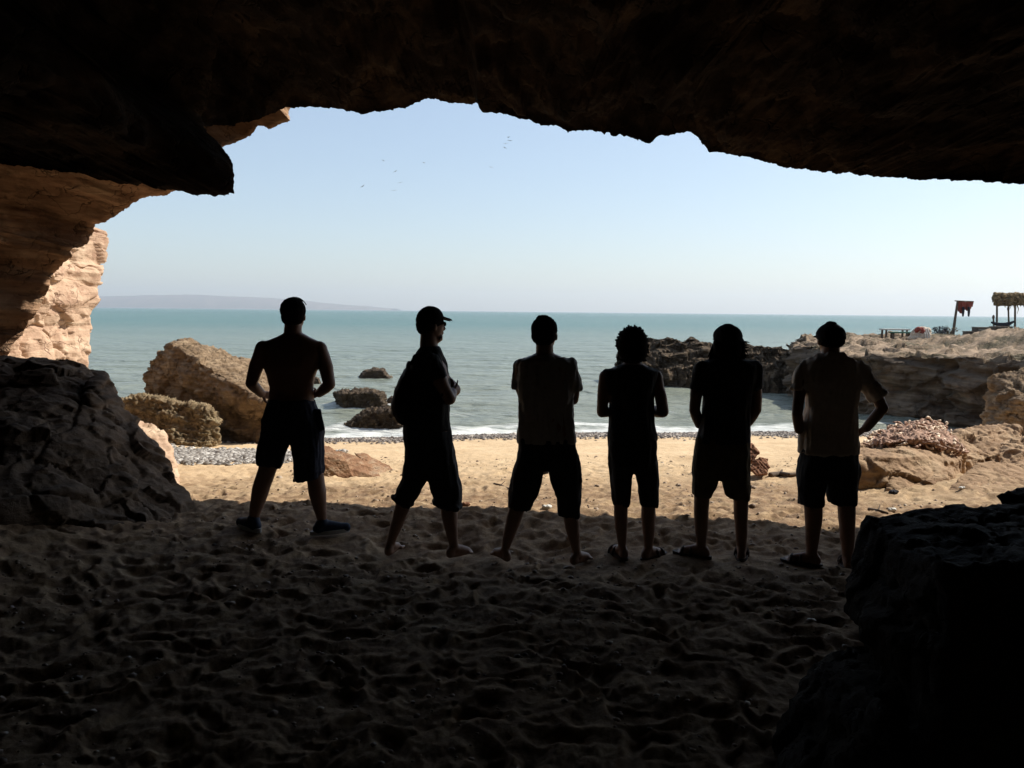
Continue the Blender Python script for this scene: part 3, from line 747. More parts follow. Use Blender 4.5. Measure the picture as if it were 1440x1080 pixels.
# near boulder at lower right
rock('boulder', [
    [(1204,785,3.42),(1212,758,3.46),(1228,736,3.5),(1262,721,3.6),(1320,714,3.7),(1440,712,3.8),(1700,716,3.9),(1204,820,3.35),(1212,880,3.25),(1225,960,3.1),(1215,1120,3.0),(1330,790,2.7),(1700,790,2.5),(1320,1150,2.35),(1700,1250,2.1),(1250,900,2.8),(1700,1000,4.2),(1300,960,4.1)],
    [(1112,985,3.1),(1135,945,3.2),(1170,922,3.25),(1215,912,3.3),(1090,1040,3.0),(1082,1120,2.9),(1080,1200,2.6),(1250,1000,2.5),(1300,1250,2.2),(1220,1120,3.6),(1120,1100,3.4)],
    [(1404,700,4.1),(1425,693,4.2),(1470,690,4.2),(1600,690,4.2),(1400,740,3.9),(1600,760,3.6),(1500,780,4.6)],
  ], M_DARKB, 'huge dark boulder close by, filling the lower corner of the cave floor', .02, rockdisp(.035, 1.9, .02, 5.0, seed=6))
# big tilted boulder on the shore
rock('boulder', [
    [(240,484,17.0),(262,499,16.7),(290,521,16.3),(320,535,16.0),(350,550,15.7),(382,566,15.4),(207,510,17.2),(203,545,17.3),(205,572,17.5),(225,500,17.2),(262,480,18.0),(272,484,18.6),(300,498,19.0),(318,500,19.4),(350,510,19.4),(388,525,19.0),(390,575,15.8),(300,600,17.0),(350,595,16.4),(230,590,17.5),(225,600,18.8),(388,590,19.0)],
    [(228,585,17.4),(310,575,16.9),(350,585,16.3),(388,578,16.1),(384,650,15.9),(300,650,16.4),(230,640,16.9),(378,640,19),(230,640,19)],
  ], M_BOULD, 'big tilted tawny boulder at the water edge, its top slope in sun', .026, rockdisp(.085, 1.5, .05, 3.2, tilt=(.35, .1), seed=8, fine=.26), dD=-.8)
rock('boulder', [
    [(172,566,15.9),(190,558,15.9),(215,560,15.7),(240,567,15.5),(270,572,15.3),(298,578,15.3),(304,590,15.3),(303,612,15.2),(290,624,15.0),(285,640,14.9),(235,640,14.9),(200,620,15.2),(172,600,15.6),(175,570,17.2),(210,566,17.2),(295,586,16.6),(290,640,16.6),(175,640,17.2)],
  ], M_BLOCK, 'pitted block of rock with a yellowish foot, in front of the big tilted boulder', .022, rockdisp(.075, 2.6, .05, 4.5, seed=10, fine=.7), dD=-1.2)
# slabby stone behind the legs of the first man
rock('stone', [
    [(446,628,10.8),(462,627,10.8),(478,636,10.6),(490,650,10.4),(497,672,10.3),(440,674,10.2),(443,640,10.4),(470,634,11.3),(480,680,11.0)],
    [(474,632,11.0),(492,638,10.9),(515,650,10.8),(532,664,10.6),(536,674,10.4),(490,676,10.3),(484,655,10.4),(500,650,11.4),(520,680,11.2)],
    [(497,636,11.4),(515,638,11.4),(548,655,11.3),(562,668,11.2),(545,678,10.9),(530,668,10.9),(510,648,11.1),(530,680,11.9)],
  ], M_ORANGE, 'split orange stone slabs lying on the open sand', .010, rockdisp(.010, 4.0, .010, 9.0, tilt=(.8, .1), seed=12, fine=.3), dD=-.95)
# red stone pair
rock('stone', [[(1057,647,9.7),(1068,643,9.7),(1080,645,9.7),(1083,655,9.6),(1080,666,9.5),(1062,668,9.5),(1056,660,9.6),(1070,650,10.0),(1075,668,9.9)]],
     M_RED, 'small reddish striped stone on the sand', .008, rockdisp(.012, 6.0, .02, 14, tilt=(1.2, 0), seed=14))
rock('stone', [[(1048,628,10.0),(1058,624,10.0),(1067,636,9.9),(1060,646,9.8),(1046,650,9.8),(1040,640,9.9),(1052,632,10.4),(1060,652,10.2)]],
     M_RED, 'dark upright stone behind the small reddish striped one', .009, rockdisp(.015, 5.0, .01, seed=16))
# rock with the nets
rock('flat_rock', [
    [(1165,634,9.3),(1205,622,9.7),(1262,610,10.1),(1300,598,10.6),(1330,606,10.5),(1350,628,9.9),(1358,645,9.4),(1335,650,9.05),(1300,642,8.9),(1262,644,8.75),(1205,646,8.7),(1165,648,8.8),(1165,700,8.6),(1262,700,8.5),(1310,700,8.6),(1355,690,9.1),(1360,690,10.8),(1165,690,10.8)],
    [(1255,652,8.8),(1300,640,9.0),(1345,652,9.2),(1335,672,8.7),(1290,690,8.4),(1250,690,8.4),(1340,705,8.6),(1250,705,8.7),(1300,700,9.4)],
  ], M_SANDROCK, 'broad flat topped sandy rock that carries the fishing nets', .016, rockdisp(.034, 1.3, .025, 4.0, seed=18, fine=.22))
rock('boulder', [
    [(1340,612,11.0),(1358,600,11.3),(1400,598,11.5),(1432,602,11.4),(1438,625,10.9),(1400,640,10.5),(1365,650,10.2),(1345,645,10.3),(1350,700,10.2),(1440,700,10.4),(1440,640,12.4),(1350,640,12.4)],
    [(1405,622,10.4),(1440,612,10.6),(1560,600,11.2),(1560,640,9.9),(1440,655,9.7),(1400,655,9.9),(1405,700,9.7),(1560,710,9.6),(1560,700,12),(1420,690,12)],
  ], M_SANDROCK, 'rounded sandy rock beside the net rock, partly in shade', .02, rockdisp(.06, 1.3, .03, 4.0, seed=20, fine=.3))
rock('boulder', [
    [(1332,694,8.3),(1345,672,8.5),(1372,652,8.8),(1400,650,8.9),(1440,662,8.9),(1560,660,9.0),(1560,715,7.9),(1440,712,7.8),(1380,706,7.9),(1340,712,8.3),(1560,720,9.6),(1400,715,9.6)],
  ], M_SANDROCK, 'low sand covered rock at the right edge, its near side in shadow', .016, rockdisp(.03, 1.2, .01, 4.0, seed=24, fine=.15))
rock('boulder', [
    [(1392,545,15.2),(1400,528,15.3),(1425,521,15.5),(1450,519,15.6),(1580,510,15.8),(1390,600,14.6),(1388,625,14.4),(1430,560,14.3),(1580,560,13.8),(1580,630,13.6),(1450,640,14.0),(1580,620,17),(1400,620,16.4)],
  ], M_BOULD, 'tall brown rock at the foot of the headland, in front of its cliff', .026, rockdisp(.10, 1.6, .04, 4.0, seed=22))

# rocks awash in the bay
labs = ['small flat rock farthest out in the bay', 'dark blocky rock awash in the bay, flat on top', 'little pointed rock next to the blocky one in the water',
        'craggy brown rock standing nearest to the breaking foam', 'wet rock seen under the bent arm of the shirtless man', 'thin black rock barely above the water']
for k, (a, b, c, d) in enumerate(SEAROCKS):
    D = (WZ - CAM_Z) / (P((a + b) / 2, d, 1.0)[2] - CAM_Z)
    wd = b - a; h = d - c
    pts = []
    if k == 1: sh = [(0, .25), (.12, .12), (.75, 0), (.95, .25), (1, .9), (.1, .95)]
    elif k == 3: sh = [(0, .85), (.05, .75), (.25, .6), (.4, .1), (.7, .0), (.95, .1), (1, .8), (.5, 1)]
    elif k == 5: sh = [(0, .8), (.5, .3), (1, 0), (1, 1), (.3, 1)]
    else: sh = [(0, .8), (.2, .3), (.5, 0), (.75, .2), (1, .85), (.5, 1)]
    for dd, sc_ in ((0, 1), (wd * D / FPX * .45, .8), (-wd * D / FPX * .3, .8)):
        for u, v in sh:
            uu = .5 + (u - .5) * sc_; vv = 1 - (1 - v) * sc_
            pts.append((a + uu * wd, c + vv * h + (4 if v > .7 else 0), D + dd))
    rock('sea_rock', [pts], M_WET, labs[k], max(.012, D * .0009), rockdisp(.045 * wd * D / FPX / 2 + .02, 3.2 if k != 3 else 4.0, 0, seed=30 + k, fine=.6), group='rocks awash in the bay')

# reef running out from the headland
def build_reef():
    prof = [(880,30.5,.02),(900,30.5,.3),(925,31,.52),(945,31,.62),(965,30.8,.58),(978,30.6,.42),(992,30.6,.62),(1010,30.4,.5),(1040,30.2,.38),(1070,29.8,.42),(1100,29.2,.34),(1130,28.6,.40),(1180,28,.4)]
    nx, ny = 520, 150
    px = np.linspace(880, 1180, nx)
    pp = np.array(prof)
    Dc = np.interp(px, pp[:, 0], pp[:, 1]); top = np.interp(px, pp[:, 0], pp[:, 2])
    t = np.linspace(0, 1, ny)
    V = np.zeros((ny, nx, 3))
    for j in range(ny):
        D = Dc - 1.7 + t[j] * 6.0
        X = np.array([P(a, 440, d)[0] for a, d in zip(px, Dc)])
        V[j, :, 0] = X * (1 + (D - Dc) / Dc * .0); V[j, :, 1] = D
        up = sm(0, .12, t[j]) * .55 + sm(.1, .42, t[j]) * .45
        V[j, :, 2] = -1.5 + (top + 1.5) * up * (1 - sm(.72, 1, t[j]))
    V = V.reshape(-1, 3)
    n = fbm(V * np.array([1.1, 1.1, 1.3]), 6, .58, True)
    n2 = np.tanh(3 * perlin(V * np.array([.7, .9, 2.2]) + 7))
    n = facet(V + .2 * np.stack([perlin(V * 2), perlin(V * 2 + 5), perlin(V * 2 + 8)], 1), .9, 3) * .9 + facet(V, .33, 5) * .35 + fbm(V * 2.5, 4, .6) * .5
    V[:, 2] += (n * .18 + n2 * .07) * sm(-1.4, -.6, V[:, 2]); V[:, 1] += fbm(V * 1.7 + 3, 5, .6) * .45; V[:, 0] += fbm(V * 2 + 13, 4, .6) * .12
    o = grid_mesh('reef', V, ny, nx, M_REEF)
    tag(o, kind='structure')
build_reef()

# rock platform on the right with its shaded cliff
def plateau_z(x, y):
    q = np.stack([x, y, x * 0], 1)
    z = .68 + .10 * perlin(q * .35) + .03 * fbm(q * 1.8, 4, .5)
    z += .75 * np.exp(-(((x - 17.6) / 2.6) ** 2 + ((y - 25.5) / 4.0) ** 2))
    return z
def build_headland():
    edge = [(1190,42),(1150,39),(1132,34),(1124,29),(1130,26.5),(1160,24.6),(1200,23.0),(1260,21.6),(1300,21.0),(1330,20.6),(1400,19.4),(1500,17.5),(1700,15.5),(2000,13)]
    E = np.array([P(a, 500, D)[:2] for a, D in edge])
    d = np.r_[0, np.cumsum(np.hypot(*np.diff(E, axis=0).T))]
    nc = 700
    t = np.linspace(0, d[-1], nc)
    e = np.stack([np.interp(t, d, E[:, k]) for k in range(2)], 1)
    for _ in range(25):
        e[1:-1] = (e[:-2] + e[2:]) / 2 * .5 + e[1:-1] * .5
    q = np.stack([t * .45, t * 0, t * 0], 1)
    tang = np.gradient(e, axis=0); tang /= np.linalg.norm(tang, axis=1)[:, None]
    nrm = np.stack([-tang[:, 1], tang[:, 0]], 1)
    C = np.array([26.0, 36.0])                               # inland centre
    sgn = np.sign(((C - e) * nrm).sum(1)); nrm = nrm * sgn[:, None]   # points inland
    e = e + nrm * (fbm(q, 4, .55) * .55)[:, None]
    rows = []
    nf = 90
    for k in range(nf):
        s = k / (nf - 1)
        z = -1.9 + (s * 2.55)
        ins = -.45 * (1 - s) ** 1.5
        rows.append(np.column_stack([e + nrm * ins, np.full(nc, z)]))
    for k in range(1, 130):
        s = (k / 129) ** 2.2
        p = e + (C + np.array([6, 8]) - e) * s
        p[:, 1] += 0
        rows.append(np.column_stack([p, plateau_z(p[:, 0], p[:, 1])]))
    V = np.array(rows); nr = V.shape[0]
    # blend the face top into the plateau height
    zt = plateau_z(e[:, 0], e[:, 1])
    for k in range(nf):
        s = k / (nf - 1); V[k, :, 2] = -1.9 + (zt + 1.9) * s
    rowi = np.repeat(np.arange(nr), nc)
    V = V.reshape(-1, 3)
    isf = np.clip(1 - (rowi - nf) / 6, 0, 1)
    h = V[:, 2] + .07 * V[:, 0] - .05 * V[:, 1] + .1 * perlin(V * .5)
    dd = np.tanh(4 * perlin(np.stack([h * 3.0, V[:, 0] * .14, V[:, 1] * .14], 1))) * .17 + perlin(np.stack([h * 9.0, V[:, 0] * .4, V[:, 1] * .4], 1)) * .08 + fbm(V * 1.3, 5, .55) * .10 + facet(V * np.array([1, 1, 2.2]) + .15 * np.stack([perlin(V * 2), perlin(V * 2 + 5), perlin(V * 2 + 8)], 1), 1.1, 6) * .30 + facet(V * np.array([1, 1, 2.0]), .4, 8) * .10
    N = np.tile(nrm, (nr, 1))
    V[:, :2] -= N * (dd * isf)[:, None]
    V[:, 2] += (facet(V * np.array([1, .6, 1]), .9, 9) * .24 + facet(V, .3, 10) * .08 + fbm(V * 2.2, 4, .6) * .05) * (1 - isf * .6) * np.clip((rowi - nf * .8) / 20, 0, 1) * (1 - sm(60, 130, rowi - nf) * .7)
    o = grid_mesh('headland', V, nr, nc, M_HEAD)
    tag(o, kind='structure')
    # sandy top
    a = o.data.attributes.new('top', 'FLOAT', 'POINT'); a.data.foreach_set('value', np.clip((rowi - nf) / 12, 0, 1).astype(np.float32))
    nt = M_HEAD.node_tree; b = nt.nodes['Principled BSDF']
    src = b.inputs['Base Color'].links[0].from_socket
    at = nd(nt, 'ShaderNodeAttribute', attribute_name='top'); m = nd(nt, 'ShaderNodeMix'); m.data_type = 'RGBA'
    geo = nd(nt, 'ShaderNodeNewGeometry'); n = nd(nt, 'ShaderNodeTexNoise', Scale=.9, Detail=7.0, Roughness=.65); nt.links.new(geo.outputs['Position'], n.inputs['Vector'])
    r = ramp(nt, [(.40, (.34, .245, .165)), (.50, (.20, .145, .095)), (.60, (.085, .07, .04))]); nt.links.new(n.outputs[0], r.inputs[0])
    mu = nd(nt, 'ShaderNodeMath', operation='MULTIPLY'); nt.links.new(at.outputs['Fac'], mu.inputs[0]); mu.inputs[1].default_value = .85
    nt.links.new(mu.outputs[0], m.inputs[0]); nt.links.new(src, m.inputs[6]); nt.links.new(r.outputs[0], m.inputs[7]); nt.links.new(m.outputs[2], b.inputs['Base Color'])
build_headland()

# ------------------------------------------------------------------ pebbles (uncountable shingle)
def pebbles(name, n, pos, size, mat, label):
    oc = np.array([(1, 0, 0), (-1, 0, 0), (0, 1, 0), (0, -1, 0), (0, 0, 1), (0, 0, -1), (.6, .6, .45), (-.6, .55, .5), (.5, -.65, .45), (-.55, -.6, .5)], float)
    F0 = [(4, 6, 7), (4, 7, 9), (4, 9, 8), (4, 8, 6), (0, 6, 8), (0, 2, 6), (2, 7, 6), (2, 1, 7), (1, 9, 7), (1, 3, 9), (3, 8, 9), (3, 0, 8)]
    X = pos(n)
    n = len(X)
    a = RNG.uniform(0, 6.28, n); s = size(n)
    sx, sy, sz = s * RNG.uniform(.8, 1.5, n), s * RNG.uniform(.7, 1.1, n), s * RNG.uniform(.45, .8, n)
    V = oc[None] * np.stack([sx, sy, sz], 1)[:, None] * RNG.uniform(.85, 1.15, (n, 10, 1))
    c, q = np.cos(a)[:, None], np.sin(a)[:, None]
    V = np.stack([V[..., 0] * c - V[..., 1] * q, V[..., 0] * q + V[..., 1] * c, V[..., 2]], -1)
    V = (V + X[:, None]).reshape(-1, 3)
    F = (np.array(F0)[None] + np.arange(n)[:, None, None] * 10).reshape(-1, 3)
    me = bpy.data.meshes.new(name)
    me.vertices.add(len(V)); me.vertices.foreach_set('co', V.astype(np.float32).ravel())
    me.loops.add(F.size); me.loops.foreach_set('vertex_index', F.astype(np.int32).ravel())
    me.polygons.add(len(F)); me.polygons.foreach_set('loop_start', np.arange(0, F.size, 3, dtype=np.int32))
    me.update(calc_edges=True)
    tone = np.repeat(RNG.uniform(0, 1, n), 10)
    at = me.attributes.new('tone', 'FLOAT', 'POINT'); at.data.foreach_set('value', tone.astype(np.float32))
    o = link(name, me, mat)
    tag(o, label, 'pebbles', kind='stuff')

def peb_mat(name, stops):
    m, nt, b = mat_new(name)
    at = nd(nt, 'ShaderNodeAttribute', attribute_name='tone'); r = ramp(nt, stops)
    nt.links.new(at.outputs['Fac'], r.inputs[0]); nt.links.new(r.outputs[0], b.inputs['Base Color'])
    b.inputs['Roughness'].default_value = .6
    return m
def pos_left(n):
    x = RNG.uniform(-6.6, -2.7, n * 3); y = RNG.uniform(10.4, 14.0, n * 3)
    f = ((x + 4.7) / 1.75) ** 2 + ((y - 12.2 - .12 * (x + 4.4)) / 1.15) ** 2 + .55 * perlin(np.stack([x, y, x * 0], 1) * 1.1)
    k = (f < 1) | ((f < 1.7) & (RNG.uniform(0, 1, n * 3) < .12)); x, y = x[k][:n], y[k][:n]
    return np.stack([x, y, GROUND_Z(x, y) + .006], 1)
pebbles('pebbles', 9000, pos_left, lambda n: RNG.gamma(5, .0052, n) + .008, peb_mat('grey_pebble', [(0, (.09, .075, .06)), (.45, (.24, .215, .185)), (.8, (.36, .33, .29)), (1, (.58, .55, .50))]), 'patch of grey and white pebbles on the sand below the boulders')
def pos_shore(n):
    x = RNG.uniform(-7.5, 12, n * 2); ys = shore_y(x)
    y = ys - np.abs(RNG.normal(0, 1, n * 2)) * .62 - .05 + .35 * perlin(np.stack([x * .7, x * 0, x * 0], 1))
    x, y = x[:n], y[:n]
    return np.stack([x, y, GROUND_Z(x, y) + .006], 1)
pebbles('pebbles', 17000, pos_shore, lambda n: RNG.gamma(5, .0042, n) + .008, peb_mat('wet_pebble', [(0, (.045, .033, .025)), (.5, (.12, .09, .068)), (.85, (.24, .19, .15)), (1, (.46, .40, .33))]), 'band of dark wet shingle along the water edge')

def pos_clods(n):
    x = RNG.uniform(-3.2, 6.2, n * 3); y = RNG.uniform(2.6, 12.5, n * 3)
    k = (perlin(np.stack([x * 1.3, y * 1.3, x * 0 + 8], 1)) > -.05) & (RNG.uniform(0, 1, n * 3) < 1.15 - (y - 2.6) / 12)
    x, y = x[k][:n], y[k][:n]
    return np.stack([x, y, GROUND_Z(x, y) + .004], 1)
pebbles('clods', 3400, pos_clods, lambda n: RNG.gamma(1.6, .0042, n) + .004, peb_mat('sand_clod', [(0, (.11, .065, .04)), (.4, (.22, .14, .08)), (.9, (.30, .21, .13)), (1, (.42, .35, .27))]), 'crumbs of sand, shell and grit scattered over the trampled sand')

# ------------------------------------------------------------------ people
M = dict(
 skin=plain('tanned_skin', (.24, .13, .085), .55, .1, 12, .1, .4),
 black=plain('black_cloth', (.02, .02, .023), .9, .3, 60, .3), navy=plain('navy_cloth', (.022, .027, .05), .85, .3, 60, .3),
 charcoal=plain('charcoal_cloth', (.022, .024, .024), .9, .3, 60, .3), grey=plain('grey_cloth', (.42, .40, .37), .9, .15, 60, .3),
 olive=plain('olive_cloth', (.11, .085, .045), .9, .35, 14, .3), beige=plain('beige_cloth', (.62, .53, .44), .9, .1, 60, .3),
 hair=plain('black_hair', (.010, .008, .007), .95, .3, 90, .5, .04), cap=plain('dark_cap_cloth', (.016, .016, .018), .95, .2, 60, .2, .08),
 shoe=plain('blue_shoe', (.012, .022, .05), .7, .2, 40, .2), sole=plain('white_sole', (.35, .35, .34), .6, .1, 40, .1),
 leather=plain('brown_sandal', (.05, .03, .02), .7, .2, 40, .2), bag=plain('rucksack_cloth', (.014, .014, .015), .8, .3, 50, .3),
 glass=plain('dark_glass', (.01, .01, .012), .15, .1, 10, 0, .6), eye=plain('eye_white', (.6, .58, .55), .3, .05, 10, 0, .5))

def rotz(a):
    c, s = math.cos(a), math.sin(a)
    return np.array([[c, -s, 0], [s, c, 0], [0, 0, 1.0]])

def ring(Y, pl, pr, db, dy=0.0, n=28, e=2.35, grow=0.0):
    A, B = P(pl[0], pl[1], Y + dy), P(pr[0], pr[1], Y + dy)
    c = (A + B) / 2; h = (B - A) / 2; L = np.linalg.norm(h); h = h / L * (L + grow); v = np.array([0, 1.0, 0]) * (db + grow)
    out = []
    for q in np.linspace(0, 2 * math.pi, n, endpoint=False):
        cx, sx = math.cos(q), math.sin(q)
        out.append(c + h * math.copysign(abs(cx) ** (2 / e), cx) + v * math.copysign(abs(sx) ** (2 / e), sx))
    return out

def hand(s, W, d, nrm, side, S=1.0, curl=35):
    """five-fingered hand from wrist W along d; nrm = palm normal, side = towards the thumb"""
    d = d / np.linalg.norm(d); nrm = nrm - d * nrm.dot(d); nrm /= np.linalg.norm(nrm)
    sd = np.cross(d, nrm) * side
    K = W + d * .085 * S
    for k, off in enumerate((.027, .009, -.009, -.026)):
        s.capsule(W + d * .012 * S + sd * off * .55 * S, K + sd * off * S, .014 * S, .011 * S, 8)
    for k, (off, ln) in enumerate(((.030, .92), (.0105, 1.0), (-.0095, .94), (-.029, .76))):
        p = K + sd * off * S; ang = R(curl * .45); ln *= S
        spread = sd * off * 1.2
        for seg, r0, r1 in ((.042, .0092, .0085), (.027, .0085, .0078), (.021, .0078, .0066)):
            dd = d * math.cos(ang) + nrm * math.sin(ang) + spread; dd /= np.linalg.norm(dd)
            q = p + dd * seg * ln; s.capsule(p, q, r0 * S, r1 * S, 8); p = q; ang += R(curl)
    p = W + d * .022 * S + sd * .022 * S
    for seg, ang, r0, r1 in ((.042, 48, .0135, .0105), (.03, 28, .0102, .0092), (.025, 18, .0092, .0075)):
        dd = d * math.cos(R(ang)) + sd * math.sin(R(ang)) + nrm * .35; dd /= np.linalg.norm(dd)
        q = p + dd * seg * S; s.capsule(p, q, r0 * S, r1 * S, 8); p = q

def folds(amp, seed, vert=True):
    def f(co, nn):
        q = co * (np.array([16, 16, 3.2]) if vert else np.array([9, 9, 11.0])) + seed
        w_ = perlin(co * 3 + seed) * .4 + .8
        return co + nn * (fbm(q, 3, .5) * amp * w_ + fbm(co * 9 + seed, 3, .5) * amp * .5)[:, None]
    return f

def person(k, pe):
    Y = pe['Y']; s1 = Y / FPX
    ank = [P(l[-1][0], l[-1][1], Y) for l in pe['legs']]
    zf = min(a[2] for a in ank) - .078
    root = empty('person', ((ank[0][0] + ank[1][0]) / 2, Y, zf))
    tag(root, pe['label'], 'person', 'six people standing in a row at the cave mouth')
    b = Sol()
    b.loft([ring(Y, (xl, py), (xr, py), db) for py, xl, xr, db in pe['torso']])
    cx, top, wd, chin, yaw = pe['head']
    # head
    T, Bc = P(cx, top, Y), P(cx, chin, Y)
    H = T[2] - Bc[2]; Wd = wd * s1
    Mx = rotz(R(yaw))
    prof = abs(yaw) > 40
    rx = Wd / 2 * (.98 if not prof else .84); ry = Wd / 2 * (1.16 if not prof else 1.0)
    c = np.array([(T[0] + Bc[0]) / 2, Y, (T[2] + Bc[2]) / 2])
    up = np.array([0, 0, 1.0]); fw = Mx @ np.array([0, 1.0, 0]); rt = Mx @ np.array([1.0, 0, 0])
    b.ellip(c + up * H * .14 - fw * .008, (rx * .95, ry, H * .36), Mx)
    b.ellip(c - up * H * .06 + fw * .022, (rx * .80, ry * .78, H * .36), Mx)
    b.ellip(c - up * H * .30 + fw * .040, (rx * .58, ry * .55, H * .19), Mx)
    b.capsule(c + up * H * .05 + fw * ry * .98, c - up * H * .09 + fw * (ry * 1.13), .008, .013, 8)      # nose
    b.capsule(c - up * H * .20 + fw * ry * .96 - rt * .018, c - up * H * .20 + fw * ry * .96 + rt * .018, .008, .008, 8)   # lips
    b.capsule(c - up * H * .36 + fw * ry * .80 - rt * .01, c - up * H * .36 + fw * ry * .80 + rt * .01, .016, .016, 8)     # chin
    b.capsule(c + up * H * .10 + fw * ry * .90 - rt * .035, c + up * H * .10 + fw * ry * .90 + rt * .035, .010, .010, 8)   # brow
    for sg in (-1, 1):
        e0 = c + rt * sg * rx * .90 - up * H * .03 + fw * .004
        b.ellip(e0, (.011, .019, .030), Mx @ np.array([[1, 0, 0], [0, 1, 0], [0, 0, 1.0]]), 10, 8)
    nx_, ny_, nr_ = pe['neck']
    N0 = P(nx_, ny_, Y)
    b.capsule(N0 - up * .03, c - up * H * .12 - fw * .012, nr_ * s1 * 1.08, nr_ * s1 * .95, 18)
    # traps
    sh = [P(a[0][0], a[0][1], Y + a[0][3] * .6) for a in pe['arms']]
    for q, a in zip(sh, pe['arms']):
        b.capsule(N0 - up * .015, q + up * (a[0][2] * s1 * .15), nr_ * s1 * .6, a[0][2] * s1 * .72, 12)
    # arms and hands
    for i, a in enumerate(pe['arms']):
        pts = [(P(p[0], p[1], Y + p[3]), p[2] * s1) for p in a]
        mid = (pts[2][0] * .6 + pts[3][0] * .4, pts[2][1] * .98)
        b.chain([pts[0], pts[1], pts[2], mid, pts[3]], 16)
        Wp, Hp = pts[3][0], pts[4][0]
        sgx = -1 if i == 0 else 1
        nr = np.array([-sgx * .6, .75, -.3]) if pe['hands'] != 'cross' else np.array([0, -1.0, .1])
        b.capsule(Wp, Wp + (Hp - Wp) / max(1e-6, np.linalg.norm(Hp - Wp)) * .02, pts[3][1], .021, 12)
        hand(b, Wp + (Hp - Wp) / max(1e-6, np.linalg.norm(Hp - Wp)) * .012, Hp - Wp, nr, 1 if i == 0 else -1, .95, 28)
    # legs and feet
    feet = []
    for i, (l, fd) in enumerate(zip(pe['legs'], pe['feet'])):
        pts = [(P(p[0], p[1], Y + p[3]), p[2] * s1) for p in l]
        k_, c_, a_ = pts[1], pts[2], pts[3]      # knee, calf, ankle: a fuller calf with a slimmer shin below
        pts2 = [pts[0], k_, (k_[0] * .5 + c_[0] * .5, (k_[1] + c_[1]) * .49), c_, (c_[0] * .45 + a_[0] * .55, c_[1] * .30 + a_[1] * .78), (c_[0] * .12 + a_[0] * .88, a_[1] * 1.0), a_]
        b.chain(pts2, 18)
        A = pts[-1][0]; d = np.array([*fd, 0.0]); d /= np.linalg.norm(d); zs = A[2] - .078
        heel = np.array([A[0], A[1], zs]) - d * .035
        b.capsule(A, heel + up * .045, pts[-1][1], .030, 14)
        ball = heel + d * .165
        b.capsule(heel + up * .030, heel + up * .03 + d * .01, .031, .031, 12)
        b.capsule(A - up * .02 + d * .02, ball + up * .028, .036, .026, 14)
        b.capsule(heel + up * .026, ball + up * .022, .028, .024, 12)
        sd = np.cross(d, up)
        sdg = 1 if i == 0 else -1      # side of the big toe
        for t_, (o_, l_, r_) in enumerate(((.034, .062, .0125), (.014, .056, .010), (-.002, .05, .0095), (-.018, .042, .009), (-.033, .034, .0085))):
            q0 = ball + sd * o_ * sdg * 1.0 - d * .012
            b.capsule(q0 + up * .02, q0 + d * l_ + up * .012, r_ * 1.25, r_, 8)
        feet.append((heel, d, sd, A, pts[-1][1]))
    b.build('body', M['skin'], root, voxel=.0075, disp=lambda co, nn: co + nn * (fbm(co * 7 + k, 3, .5) * .004)[:, None], smooth_it=2)
    for sg in (-1, 1):
        e = Sol(); e.ellip(c + up * H * .045 + fw * ry * .90 + rt * sg * .031, (.012, .012, .012), None, 10, 8); e.build('eye', M['eye'], root)
    # shorts
    so_ = Sol(); shd = pe['shorts']
    so_.loft([ring(Y, (xl, py), (xr, py), .125 + (.01 if j else 0), .0) for j, (py, xl, xr) in enumerate(shd['hip'])])
    for key in 'LR':
        rings = []
        for r_ in shd[key]:
            if isinstance(r_[0], tuple):
                (yl, xl), (yr, xr) = r_
                rings.append(ring(Y, (xl, yl), (xr, yr), (xr - xl) * s1 * .52 + .005))
            else:
                py, xl, xr = r_
                rings.append(ring(Y, (xl, py), (xr, py), min(.12, (xr - xl) * s1 * .55)))
        so_.loft(rings)
        if pe.get('rolled'):
            (yl, xl), (yr, xr) = shd[key][-1]
            rr_ = ring(Y, (xl - .5, yl - 4), (xr + .5, yr - 4), (xr - xl) * s1 * .54 + .006, n=16)
            for q in range(16):
                so_.capsule(rr_[q], rr_[(q + 1) % 16], .017 + .004 * (q % 3), .017 + .004 * ((q + 1) % 3), 8)
    nm = 'trousers' if pe.get('rolled') else 'shorts'
    sh_o = so_.build(nm, M[pe['shorts_mat']], root, voxel=.0095, disp=folds(.015, 3.1 * k + 1, True), smooth_it=2)
    if 'pocket' in pe:
        px_, py_, w_, h_ = pe['pocket']; q = Sol()
        q.hull([P(px_ + (a_ if c_ > 0 or a_ < 0 else a_ * .1), py_ + c_, Y + e_) for a_ in (-w_, w_) for c_ in (-h_, h_ * .7 if a_ > 0 else h_) for e_ in (-.06, .06)])
        q.build('pocket', M[pe['shorts_mat']], sh_o, voxel=.008, disp=folds(.006, k), smooth_it=4)
    # shirt
    if 'shirt' in pe:
        t = Sol(); dbs = np.interp([r_[0] for r_ in pe['shirt']], [r_[0] for r_ in pe['torso']], [r_[3] for r_ in pe['torso']])
        t.loft([ring(Y, (xl, py), (xr, py), db + .014) for (py, xl, xr), db in zip(pe['shirt'], dbs)])
        for sl in pe['sleeves']:
            pts = [(P(p[0], p[1], Y + p[3]), p[2] * s1) for p in sl]
            a_, b_ = pts[0][0], pts[1][0]; ax_ = (b_ - a_) / np.linalg.norm(b_ - a_)
            u_ = np.cross(ax_, [0, 1.0, 0]); u_ /= np.linalg.norm(u_); v_ = np.cross(u_, ax_)
            t.ellip(a_, (pts[0][1],) * 3)
            t.loft([[a_ + (b_ - a_) * f_ + (u_ * math.cos(g) + v_ * math.sin(g)) * (pts[0][1] + (pts[1][1] - pts[0][1]) * f_) for g in np.linspace(0, 2 * math.pi, 22, endpoint=False)] for f_ in (0, .33, .66, 1.0)])
        big = .020 if pe['shirt_mat'] in ('beige', 'grey') else .013
